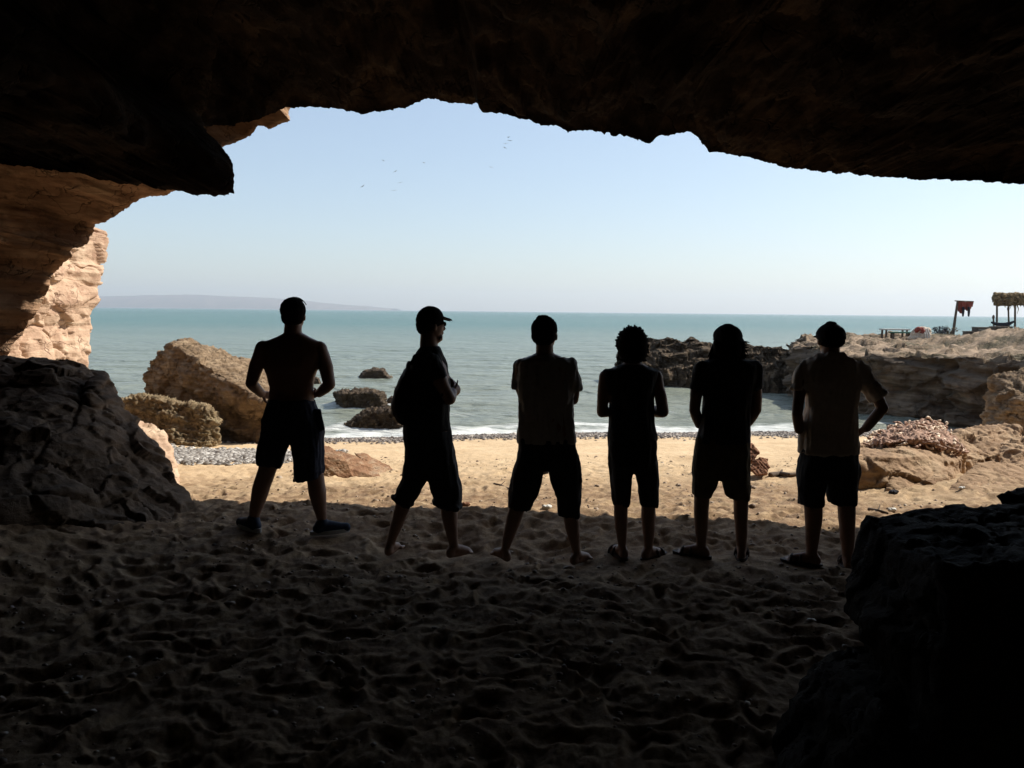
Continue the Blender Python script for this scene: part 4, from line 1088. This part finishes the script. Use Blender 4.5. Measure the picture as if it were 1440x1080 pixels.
        t.build('shirt', M[pe['shirt_mat']], root, voxel=.009, disp=folds(big, 5.7 * k + 2, True), smooth_it=2)
    # footwear
    for heel, d, sd, A, ra in feet:
        if pe['foot'] == 'sneaker':
            q = Sol()
            q.capsule(heel + up * .045, heel + d * .215 + up * .034, .045, .038, 16); q.capsule(heel + up * .05 + d * .005, A + up * .01 - d * .004, .045, ra + .012, 14)
            q.capsule(A - up * .01 + d * .02, heel + d * .16 + up * .045, .042, .036, 14)
            so2 = q.build('shoe', M['shoe'], root, voxel=.007, smooth_it=3)
            q = Sol(); W_ = .047
            out = []
            for zz in (.0, .03):
                rg = []
                for g in np.linspace(0, 2 * math.pi, 26, endpoint=False):
                    cx_, sx_ = math.cos(g), math.sin(g)
                    rg.append(heel + d * (.09 + .155 * cx_) + sd * (W_ * sx_ * (1.0 - .12 * cx_ * -1)) + up * zz)
                out.append(rg)
            q.loft(out); q.build('sole', M['sole'], so2, smooth=False)
        elif pe['foot'] == 'sandal':
            q = Sol(); out = []
            for zz in (-.006, .016):
                out.append([heel + d * (.10 + .145 * math.cos(g)) + sd * (.046 * math.sin(g)) + up * zz for g in np.linspace(0, 2 * math.pi, 26, endpoint=False)])
            q.loft(out); sdl = q.build('sandal', M['leather'], root, smooth=False)
            for off in (.10, .165):
                q = Sol()
                for g0, g1 in zip(np.linspace(0, math.pi, 9)[:-1], np.linspace(0, math.pi, 9)[1:]):
                    q.capsule(heel + d * off + sd * .045 * math.cos(g0) + up * (.058 if off < .12 else .045) * math.sin(g0) + up * .006, heel + d * off + sd * .045 * math.cos(g1) + up * (.058 if off < .12 else .045) * math.sin(g1) + up * .006, .011, .011, 8)
                q.build('strap', M['leather'], sdl)
    # head wear
    def hairdisp(amp, fr):
        return lambda co, nn: co + nn * (np.clip(fbm(co * fr + k, 3, .6), -.6, 1) * amp)[:, None]
    if k == 0:
        q = Sol(); q.ellip(c + up * H * .16 - fw * .010, (rx * 1.03, ry * 1.04, H * .365), Mx); q.ellip(c - up * H * .04 - fw * .03, (rx * .92, ry * .78, H * .24), Mx)
        q.build('hair', M['hair'], root, voxel=.008, disp=hairdisp(.004, 60))
        q = Sol(); cc = c + up * H * .40 + fw * .03
        for g in np.linspace(.5, 2.64, 11)[:-1]:
            g2 = g + .214
            q.capsule(c + rt * rx * 1.12 * math.cos(g) + up * (H * .12 + H * .405 * math.sin(g)) + fw * (.02 + .02 * math.sin(g)), c + rt * rx * 1.12 * math.cos(g2) + up * (H * .12 + H * .405 * math.sin(g2)) + fw * (.02 + .02 * math.sin(g2)), .0045, .0045, 8)
        for sg in (-1, 1):
            q.ellip(cc + rt * sg * .034 + up * .008, (.028, .02, .012), Mx)
        q.build('sunglasses', M['glass'], root, voxel=.004)
    if k == 1:
        q = Sol(); q.ellip(c + up * H * .19, (rx * 1.16, ry * 1.08, H * .325), Mx)
        q.ellip(c + up * H * .13 - fw * ry * .3, (rx * 1.1, ry * .8, H * .22), Mx)
        cp = q.build('cap', M['cap'], root, voxel=.008, disp=hairdisp(.003, 12))
        q = Sol(); rings = []
        for f_, wv in ((0, .075), (.03, .074), (.055, .064), (.072, .045), (.08, .02)):
            base = c + up * (H * .24 - f_ * .30) + fw * (ry * .88 + f_)
            rings.append([base + rt * wv * math.cos(g) + up * .006 * math.sin(g) - up * .012 * math.cos(g) ** 2 for g in np.linspace(0, 2 * math.pi, 18, endpoint=False)])
        q.loft(rings); q.build('visor', M['cap'], cp)
        q = Sol(); q.ellip(c + up * H * .0 - fw * .045, (rx * 1.0, ry * .62, H * .26), Mx); q.ellip(c - up * H * .30 + fw * .05, (rx * .6, ry * .45, H * .15), Mx)
        q.build('hair', M['hair'], root, voxel=.008, disp=hairdisp(.006, 45))
        q = Sol()
        for sg in (-1, 1):
            q.capsule(c + rt * sg * rx * .98 + up * H * .05, c + rt * sg * .055 + fw * ry * 1.0 + up * H * .05, .004, .004, 8)
            q.ellip(c + rt * sg * .034 + fw * (ry * 1.05) + up * H * .04, (.026, .006, .018), Mx)
        q.build('glasses', M['glass'], root, voxel=.003)
    if k == 2:
        q = Sol(); q.ellip(c + up * H * .17 - fw * .008, (rx * 1.00, ry * 1.06, H * .37), Mx); q.ellip(c - up * H * .0 - fw * .035, (rx * .93, ry * .78, H * .30), Mx)
        q.ellip(c + up * H * .5 + rt * -.012, (.045, .06, .016), Mx)
        q.build('hair', M['hair'], root, voxel=.008, disp=hairdisp(.005, 60))
        q = Sol()
        for sg in (-1, 1):
            q.capsule(c + rt * sg * rx * .90 + up * H * .06 + fw * .03, c + rt * sg * .066 + fw * ry * .98 + up * H * .06, .004, .004, 8)
            q.ellip(c + rt * sg * .042 + fw * (ry * 1.04) + up * H * .05, (.028, .006, .02), Mx)
        q.build('glasses', M['glass'], root, voxel=.003)
    if k == 3:
        q = Sol(); rr_ = random.Random(3)
        q.ellip(c + up * H * .13 - fw * .02, (rx * 1.28, ry * 1.16, H * .46), Mx); q.ellip(c - up * H * .16 - fw * .03, (rx * 1.27, ry * 1.0, H * .36), Mx)
        for _ in range(520):
            th, ph = rr_.uniform(0, 6.283), rr_.uniform(-1.15, 1.45)
            dv = np.array([math.cos(th) * math.cos(ph), math.sin(th) * math.cos(ph), math.sin(ph)])
            if dv @ np.array([0, 1, 0]) > .55 and dv[2] < .4: continue
            kk = max(math.cos(ph), .84) / max(.05, math.cos(ph)) if ph < 0 else 1.0
            p0 = c + up * H * .05 + Mx @ (dv * np.array([rx * 1.24 * kk, ry * 1.12 * kk, H * .50]))
            j = np.array([rr_.gauss(0, 1), rr_.gauss(0, 1), rr_.gauss(0, 1)]) * .007
            q.capsule(p0, p0 + dv * rr_.uniform(.002, .010) + j, rr_.uniform(.009, .014), rr_.uniform(.004, .008), 6)
        for dx, hz in ((-.02, .0), (.012, .006), (.03, -.002)):
            q.capsule(c + up * H * .52 + rt * dx, c + up * (H * .57 + hz) + rt * (dx + .014), .009, .004, 7)
        q.build('hair', M['hair'], root)
    if k in (4, 5):
        q = Sol(); q.ellip(c + up * H * (.20 if k == 4 else .17), (rx * 1.12, ry * 1.10, H * .335), Mx)
        q.ellip(c + up * H * .10 - fw * .012, (rx * 1.10, ry * 1.06, H * .20), Mx)
        q.ellip(c + up * H * (.20 + .315), (.035, .04, .012), Mx, 12, 8)
        cp = q.build('cap', M['cap'], root, voxel=.008, disp=hairdisp(.004, 14))
        q = Sol(); rings = []
        for f_, wv in ((0, .075), (.03, .074), (.055, .064), (.07, .045)):
            base = c + up * (H * .12 - f_ * .2) + fw * (ry * .92 + f_)
            rings.append([base + rt * wv * math.cos(g) + up * .005 * math.sin(g) for g in np.linspace(0, 2 * math.pi, 18, endpoint=False)])
        q.loft(rings); q.build('visor', M['cap'], cp)
    if k == 4:
        q = Sol(); rr_ = random.Random(5)
        q.ellip(c - up * H * .18 - fw * .035, (rx * 1.04, ry * .75, H * .38), Mx)
        q.ellip(c + rt * rx * 1.0 - up * H * .14 - fw * .02, (.026, .05, .075)); q.ellip(c - rt * rx * .98 - up * H * .10 - fw * .02, (.016, .05, .06))
        for _ in range(150):
            a_ = rr_.uniform(-1, 1); a_ = math.copysign(abs(a_) ** .5, a_); z_ = rr_.uniform(-.3, .08)
            p0 = c + rt * rx * 1.0 * a_ * 1.02 + up * H * z_ - fw * .03 * rr_.uniform(0, 2) * (1 - abs(a_)) 
            out_ = rt * a_ * rr_.uniform(-.005, .042 if a_ > 0 else .026); p1 = p0 + out_ - up * rr_.uniform(.02, .08)
            p2 = p1 + out_ * .3 - up * rr_.uniform(.0, .08) + rt * rr_.gauss(0, .006)
            q.chain([(p0, .008), (p1, .0065), (p2, .003)], 6)
        for a_, u_ in ((1.0, .0), (1.05, -.04), (1.0, -.09)):
            p0 = c + rt * rx * a_ + up * (H * .02 + u_); q.chain([(p0, .011), (p0 + rt * .035 + up * .006, .007), (p0 + rt * .062 + up * .002, .003)], 6)
        q.build('hair', M['hair'], root)
    if k == 5:
        q = Sol(); q.ellip(c - up * H * .02 - fw * .03, (rx * .98, ry * .78, H * .22), Mx)
        q.build('hair', M['hair'], root, voxel=.008, disp=hairdisp(.004, 60))
    return root

persons = [person(k, pe) for k, pe in enumerate(PEOPLE)]

# rucksack worn by the man in profile (a thing of its own)
def rucksack():
    Y = 5.8
    root = empty('rucksack', P(566, 596, Y))
    tag(root, 'black rucksack on the back of the man in profile', 'rucksack')
    s = Sol()
    s.loft([ring(Y, (xl, py), (xr, py), db, .02, e=2.6) for py, xl, xr, db in [(508,574,582,.05),(516,571,586,.10),(530,563,586,.14),(548,556,586,.155),(566,551.5,585,.16),(580,553,584,.155),(590,560,583,.13),(597,570,583,.10)]])
    s.build('bag', M['bag'], root, voxel=.009, disp=folds(.012, 77, False), smooth_it=3)
    for dy in (-.11, .12):
        q = Sol()
        pts = [(578,512),(583,500),(596,495),(608,500),(618,516),(624,535),(622,555),(606,574),(588,584)]
        q.chain([(P(a, b_, Y + dy * (1.0 if i < 3 else 1.38)), .013) for i, (a, b_) in enumerate(pts)], 8, flat=.5)
        q.build('strap', M['bag'], root, voxel=.007)
rucksack()

# ------------------------------------------------------------------ fishing nets on the flat rock
def nets():
    rr_ = random.Random(11)
    base = P(1290, 640, 10.6)
    root = empty('fishing_net_heap', base)
    tag(root, 'heap of pinkish fishing nets and rope coils on the flat rock', 'fishing net')
    mp = plain('pink_net_rope', (.36, .23, .17), .9, .4, 18, .3); mc = plain('cream_net_rope', (.68, .54, .41), .9, .25, 18, .3)
    s = Sol()
    s.hull([P(p[0], p[1] + 1, p[2] - .95) for p in [(1228,622,10.5),(1250,606,10.7),(1275,598,11.0),(1298,590,11.2),(1318,594,11.2),(1338,612,11.1),(1352,632,10.7),(1330,622,10.3),(1290,616,10.2),(1245,622,10.2),(1230,632,11),(1350,640,11.4),(1280,640,11.6)]])
    s.build('net_mound', mp, root, voxel=.013, disp=rockdisp(.035, 5.5, 0, seed=3, fine=.5))
    for mat, cnt, nm in ((mp, 80, 'net_coil'), (mc, 70, 'rope_coil')):
        s = Sol()
        for i in range(cnt):
            u = rr_.random(); px_ = 1222 + 128 * u
            tp = np.interp(px_, [1222, 1250, 1275, 1300, 1320, 1340, 1355], [624, 603, 597, 589, 593, 612, 634])
            bt = np.interp(px_, [1222, 1250, 1300, 1355], [634, 628, 622, 640])
            v = rr_.random(); py_ = tp + (bt - tp) * v
            D = 10.25 - .95 * v
            c = P(px_, py_ , D - .03); rad = rr_.uniform(.03, .11)
            nrm = np.array([rr_.gauss(0, .5), rr_.gauss(-.5, .5), 1.0]); nrm /= np.linalg.norm(nrm)
            a_ = np.cross(nrm, [1, 0, 0]); a_ /= np.linalg.norm(a_); b_ = np.cross(nrm, a_)
            ph0 = rr_.uniform(0, 6.28); tot = rr_.uniform(2.2, 6.3); st = 9; pts = []
            for j in range(st):
                ph = ph0 + tot * j / (st - 1)
                pts.append((c + a_ * rad * math.cos(ph) * rr_.uniform(.85, 1.15) + b_ * rad * math.sin(ph) * rr_.uniform(.85, 1.15) + nrm * .012 * math.sin(ph * 2), rr_.uniform(.009, .019)))
            V = []
            for (p, r_), (p2, r2_) in zip(pts[:-1], pts[1:]):
                d = p2 - p; L_ = np.linalg.norm(d); d = d / L_; x_ = np.cross(d, nrm); x_ /= np.linalg.norm(x_); y_ = np.cross(x_, d)
                s.loft([[o_ + (x_ * math.cos(g) + y_ * math.sin(g)) * r_ for g in np.linspace(0, 6.283, 6, endpoint=False)] for o_ in (p, p2)])
        o = s.build(nm, mat, root); o['kind'] = 'stuff'
nets()

# ------------------------------------------------------------------ things on the headland
wood = plain('grey_wood', (.10, .07, .05), .9, .3, 12, .4); pale = plain('pale_board', (.42, .42, .38), .8, .1, 12, .2)
green = plain('green_paint', (.03, .10, .065), .7, .2, 12, .2); redc = plain('red_cloth', (.22, .045, .028), .9, .3, 6, .3)
thatch = plain('dry_thatch', (.19, .13, .065), .95, .65, 5, .6); darkc = plain('dark_cloth', (.02, .02, .028), .9, .3, 10, .3); sack = plain('pale_sacking', (.46, .37, .28), .9, .3, 6, .4)

def box(name, c, size, mat, parent, rz=0.0, ry=0.0, bevel=.006):
    bm = bmesh.new(); bmesh.ops.create_cube(bm, size=1); bmesh.ops.scale(bm, vec=size, verts=bm.verts)
    bmesh.ops.bevel(bm, geom=list(bm.edges), offset=min(bevel, min(size) * .3), segments=1, affect='EDGES')
    me = bpy.data.meshes.new(name); bm.to_mesh(me); bm.free()
    me.transform(Matrix.Translation(Vector(tuple(map(float, c)))) @ Matrix.Rotation(rz, 4, 'Z') @ Matrix.Rotation(ry, 4, 'Y'))
    return link(name, me, mat, parent, False)
def tube(name, pts, rs, mat, parent, n=8):
    s = Sol(); s.chain([(np.array(p, float), r) for p, r in zip(pts, rs)], n); return s.build(name, mat, parent)
def gz(x, y): return float(plateau_z(np.array([x]), np.array([y]))[0])

def table(pxl, pxr, py, D, mat, label, bench=False):
    A, B = P(pxl, py, D), P(pxr, py, D); c = (A + B) / 2; g = gz(c[0], c[1]); top = c[2]
    r_ = empty('bench' if bench else 'table', (c[0], c[1], g)); tag(r_, label, 'bench' if bench else 'table')
    ln = B[0] - A[0]
    box('bench_seat' if bench else 'table_top', (c[0], c[1], top), (ln, .55 if not bench else .35, .06), mat, r_, .05)
    for sx in (-.40, .40):
        for sy in (-.2, .2) if not bench else (-.1, .1):
            box('leg', (c[0] + ln * sx, c[1] + sy, (top + g - .1) / 2), (.07, .07, top - g + .08), wood, r_)
table(1240, 1276, 463.3, 36, pale, 'pale topped table standing at the headland edge')
table(1252, 1283, 467.6, 34.5, green, 'low green bench between the pale table and the sack', True)

def sackpile():
    D = 31.5; c = P(1294, 478, D)
    r_ = empty('sack', c); tag(r_, 'bulging pale sack of nets with red netting on top', 'sack')
    s = Sol(); s.ellip(P(1294, 472, D), (.36, .34, .30), power=.8); s.ellip(P(1299, 470, D), (.26, .3, .30)); s.ellip(P(1291, 476, D), (.36, .36, .18))
    s.build('sack_body', sack, r_, voxel=.025, disp=rockdisp(.03, 4, 0, seed=5))
    s = Sol(); s.ellip(P(1293, 463.5, D - .12), (.15, .18, .10)); s.ellip(P(1297, 467, D - .24), (.11, .10, .09)); s.ellip(P(1289, 465, D - .2), (.07, .1, .08))
    s.build('red_netting', redc, r_, voxel=.018, disp=rockdisp(.03, 7, 0, seed=6))
    s = Sol()
    for a in (1301, 1304, 1307):
        s.chain([(P(a - 3, 462, D - .25), .02), (P(a, 470, D - .34), .025), (P(a + 1, 480, D - .36), .03)], 7)
    s.build('rope', mc_ := plain('white_rope', (.6, .56, .5), .9, .1, 10, .2), r_)
sackpile()

def pole():
    D = 45; b = P(1339.5, 470, D); t = P(1346.5, 424, D)
    b[2] = gz(b[0], b[1]) - .2
    r_ = empty('pole', b); tag(r_, 'leaning wooden pole on the headland', 'pole')
    tube('post', [b, t], [.09, .055], wood, r_); tube('crossbar', [P(1343, 423, D), P(1369, 424, D)], [.03, .025], wood, r_)
    c = empty('garment', P(1356, 424, D)); tag(c, 'red garment with dark sleeves hung from the leaning pole', 'clothes')
    nx, nz = 26, 18; V = []
    for j in range(nz):
        for i in range(nx):
            u, v = i / (nx - 1), j / (nz - 1)
            bot = [438, 440, 436, 434.5, 436, 434, 431][min(6, int(u * 6.99))]
            V.append(P(1347 + 21.5 * u + .4 * math.sin(v * 5), 423.2 + 1.2 * math.sin(u * 3.14) + (bot - 423.2) * v, D + .10 * math.sin(u * 15) * v + .05))
    g = grid_mesh('cloth', np.array(V), nz, nx, redc, c)
    m_ = g.modifiers.new('s', 'SOLIDIFY'); m_.thickness = .03
    for a in (1354.5, 1362.5):
        tube('sleeve', [P(a, 433, D - .05), P(a, 438, D - .05), P(a - .4, 444, D - .05)], [.075, .07, .05], darkc, c)
pole()

def shelter():
    D = 46
    r_ = empty('shelter', P(1425, 470, D)); tag(r_, 'open beach shelter of posts under a ragged thatch roof', 'shelter')
    for a, tp in ((1402, 417), (1427.5, 420), (1478, 418), (1452, 417)):
        dd = D if a in (1402, 1427.5) else D + 2
        p = P(a + (1 if a < 1450 else 0), 460, dd); p[2] = gz(p[0], p[1]) - .3; tube('post', [p, P(a, tp, dd)], [.06, .05], wood, r_)
    s = Sol(); rr_ = random.Random(2)
    s.hull([P(a, b_, d_) for a, b_ in ((1398, 418), (1400, 427), (1440, 427), (1485, 426), (1486, 416), (1440, 415), (1405, 415)) for d_ in (D - .5, D + 2.6)])
    for i in range(46):
        a = rr_.uniform(1399, 1485); b0 = rr_.uniform(415, 426); s.ellip(P(a, b0, D - .5 + rr_.uniform(-.1, .2)), (rr_.uniform(.08, .22), .15, rr_.uniform(.08, .22)), None, 8, 6)
    s.build('thatch_roof', thatch, r_, voxel=.04, disp=rockdisp(.09, 2.6, 0, seed=9, fine=.6))
    s = Sol()
    for i in range(150):
        a = rr_.uniform(1398, 1486); b0 = rr_.uniform(414, 427); q = P(a, b0, D - .6 + rr_.uniform(-.05, .1)); d_ = np.array([rr_.gauss(0, .12), -.05, rr_.gauss(-.10, .12)])
        s.chain([(q, .03), (q + d_, .022), (q + d_ * 1.6 + np.array([rr_.gauss(0, .05), 0, -.05]), .008)], 5)
    s.build('palm_fringe', thatch, r_)['kind'] = 'stuff'
    h = empty('hammock', P(1411, 456, D)); tag(h, 'dark hammock slung between the shelter posts', 'hammock')
    tube('hammock_cloth', [P(1395, 453.5, D), P(1402, 456, D), P(1411, 457, D), P(1419, 455.5, D), P(1425, 452.5, D)], [.06, .10, .13, .11, .06], darkc, h)
    for a, tp, lab in ((1397, 444, 'short dark post at the left end of the hammock'), (1418, 432, 'tall dark paddle standing beside the hammock')):
        o = empty('post', P(a + 1, 466, D)); tag(o, lab, 'post')
        tube('shaft', [P(a + 1, 468, D), P(a, tp + 3, D)], [.05, .045], wood, o)
        s = Sol(); s.ellip(P(a, tp + 2, D), (.07, .06, .13)); s.build('knob', wood, o)
    for (x0, x1, y0, y1, lab) in ((1371, 1398, 461, 471, 'long low wooden crate in front of the shelter'), (1396, 1419, 460, 471, 'dark square crate under the hammock'), (1358, 1372, 467, 472, 'small flat box at the end of the crates')):
        A, B = P(x0, y0, D - 1.5), P(x1, y1, D - 1.5); c = (A + B) / 2
        g = gz(c[0], c[1]); hgt = A[2] - g + .02
        if hgt < .15: hgt = .35
        o = empty('crate', (c[0], c[1], g)); tag(o, lab, 'crate', 'crates by the shelter')
        w_ = B[0] - A[0]; n_ = 4
        for i in range(n_):
            box('plank', (c[0], c[1] - .3, g + hgt * (i + .5) / n_), (w_, .03, hgt / n_ * .86), wood, o)
            box('plank', (c[0], c[1] + .3, g + hgt * (i + .5) / n_), (w_, .03, hgt / n_ * .86), wood, o)
        box('lid', (c[0], c[1], g + hgt + .02), (w_ + .06, .7, .03), wood, o)
        for sx in (-1, 1): box('side', (c[0] + sx * (w_ / 2 - .02), c[1], g + hgt / 2), (.03, .56, hgt), wood, o)
shelter()

def bush():
    rr_ = random.Random(4)
    for cx, lab in ((1322, 'small dark leafless bush by the leaning pole'), (1335, 'tuft of dry grey twigs against the leaning pole')):
        D = 44; p = P(cx, 470, D); p[2] = gz(p[0], p[1])
        r_ = empty('bush', p); tag(r_, lab, 'bush')
        s = Sol()
        for i in range(40):
            a = rr_.uniform(0, 6.28); l_ = rr_.uniform(.2, .55); d = np.array([math.cos(a) * .7, math.sin(a) * .5, 1.0]); m_ = p + d * l_ * .5
            s.chain([(p, .02), (m_, .014), (m_ + (d + np.array([rr_.gauss(0, .6), 0, rr_.gauss(0, .4)])) * l_ * .4, .008)], 5)
        s.build('twigs', wood if cx > 1330 else darkc, r_)['kind'] = 'stuff'
        s = Sol()
        for i in range(160 if cx < 1330 else 40):
            a = rr_.uniform(0, 6.28); q = p + np.array([math.cos(a) * rr_.uniform(0, .45), math.sin(a) * .3, rr_.uniform(.1, .5)])
            s.hull([q + np.array([rr_.gauss(0, .035) for _ in range(3)]) for _ in range(4)])
        s.build('leaves', darkc if cx < 1330 else thatch, r_, smooth=False)['kind'] = 'stuff'
bush()

# ------------------------------------------------------------------ small things on the beach
def on_ground(px, py):
    for D in np.arange(6.0, 17, .02):
        p = P(px, py, D)
        if p[2] <= GROUND_Z(p[:1], p[1:2])[0]: return p
    return p
def stick(pts, r, lab, mat=wood):
    q = [on_ground(*p) + np.array([0, 0, r * .8]) for p in pts]
    o = empty('driftwood', q[0]); tag(o, lab, 'driftwood')
    tube('branch', q, [r * (1 - .12 * i) for i in range(len(q))], mat, o)
    tube('twig', [q[1], q[1] + np.array([.05, .08, .03])], [r * .6, r * .3], mat, o)
stick([(1084, 671), (1097, 669), (1110, 671), (1126, 670)], .035, 'dark flattened branch standing in for a shadow strip right of the small reddish striped stone')  # added to draw the strip of shadow beside the stone
stick([(695, 681), (704, 683), (716, 688)], .010, 'thin stick between the second and third man')
stick([(1222, 717), (1235, 719), (1248, 723)], .012, 'thin dark stick by the white pebble near the near boulder')
def bit(name, px, py, size, mat, lab, cat, seed):
    p = on_ground(px, py); s = Sol(); rr_ = random.Random(seed)
    s.ellip(p + np.array([0, 0, size * .4]), (size, size * .7, size * .5))
    s.ellip(p + np.array([size * .6, 0, size * .5]), (size * .6, size * .6, size * .45))
    o = s.build(name, mat, None, voxel=size * .14, disp=rockdisp(size * .15, 1.2 / size, 0, seed=seed))
    tag(o, lab, cat)
white = plain('white_stuff', (.65, .64, .6), .7, .1, 30, .2)
bit('stone', 1256, 694.5, .045, darkc, 'small black lump on the sand in front of the net rock', 'stone', 1)
bit('stone', 763, 667, .065, darkc, 'black lump on the sand seen between the legs of the third man', 'stone', 2)
bit('litter', 768, 716, .04, white, 'crumpled white scrap on the sand inside the third man’s stance', 'litter', 3)
bit('litter', 1254, 719, .035, white, 'small white scrap at the end of the thin dark stick', 'litter', 4)
bit('stone', 654, 712, .04, M_RED, 'small red-brown clod near the rolled trouser cuff', 'stone', 5)
bit('plant', 1352, 688, .03, white, 'tiny pale tuft at the foot of the shaded sand mound', 'plant', 6)

# gulls far off
def gulls():
    gm = plain('gull_grey', (.12, .12, .13), .8, .1, 5, 0)
    pts = [(539, 226), (556, 241), (563, 257), (554, 268), (596, 229), (510, 262), (690, 235), (715, 193), (717, 198), (711, 202), (710, 208)]
    where = ['alone at the upper left of the flock', 'below the uppermost left gull', 'above the lowest gull', 'lowest of the gulls', 'alone midway along the flock', 'farthest left of the flock', 'just left of the tight cluster', 'topmost of the tight cluster', 'right edge of the tight cluster', 'left edge of the tight cluster', 'bottom of the tight cluster']
    rr_ = random.Random(8)
    me = wm = None
    for i, (a, b_) in enumerate(pts):
        D = 130; c = P(a, b_, D)
        r_ = empty('gull', c); tag(r_, 'tiny gull in flight, ' + where[i], 'bird', 'gulls over the bay')
        if me is None:
            s = Sol(); s.ellip((0, 0, 0), (.05, .22, .05)); bo = s.build('body', gm); me = bo.data
            s = Sol()
            for sg in (-1, 1):
                s.loft([[np.array([sg * x_, yy, z_]) + np.array([0, ch * math.cos(g), .012 * math.sin(g)]) for g in np.linspace(0, 6.283, 8, endpoint=False)] for x_, yy, z_, ch in ((0, 0, .02, .09), (.25, .03, .10, .08), (.5, -.04, .06, .04), (.58, -.08, .03, .015))])
            wo = s.build('wings', gm); wm = wo.data
        else:
            bo = bpy.data.objects.new('body', me); COL.objects.link(bo); wo = bpy.data.objects.new('wings', wm); COL.objects.link(wo)
        for o in (bo, wo): o.parent = r_
        r_.rotation_euler = (rr_.uniform(-.3, .3), rr_.uniform(-.5, .5), rr_.uniform(-1, 1))
        r_.scale = (.75,) * 3
gulls()

# ------------------------------------------------------------------ sea haze
def haze():
    bm = bmesh.new(); bmesh.ops.create_cube(bm, size=1)
    me = bpy.data.meshes.new('haze'); bm.to_mesh(me); bm.free()
    z0, z1 = -6.0, 215.0
    me.transform(Matrix.Translation((0, 4400, (z0 + z1) / 2)) @ Matrix.Diagonal((14000, 9600, z1 - z0, 1)))
    m = bpy.data.materials.new('haze'); m.use_nodes = True; nt = m.node_tree
    nt.nodes.remove(nt.nodes['Principled BSDF']); v = nt.nodes.new('ShaderNodeVolumePrincipled')
    v.inputs['Color'].default_value = (.84, .92, 1, 1); v.inputs['Density'].default_value = .00016; v.inputs['Anisotropy'].default_value = .3
    nt.links.new(v.outputs[0], nt.nodes['Material Output'].inputs['Volume'])
    tag(link('haze', me, m, None, False), 'pale sea haze over the bay', 'haze', kind='stuff')
if True:
    haze()
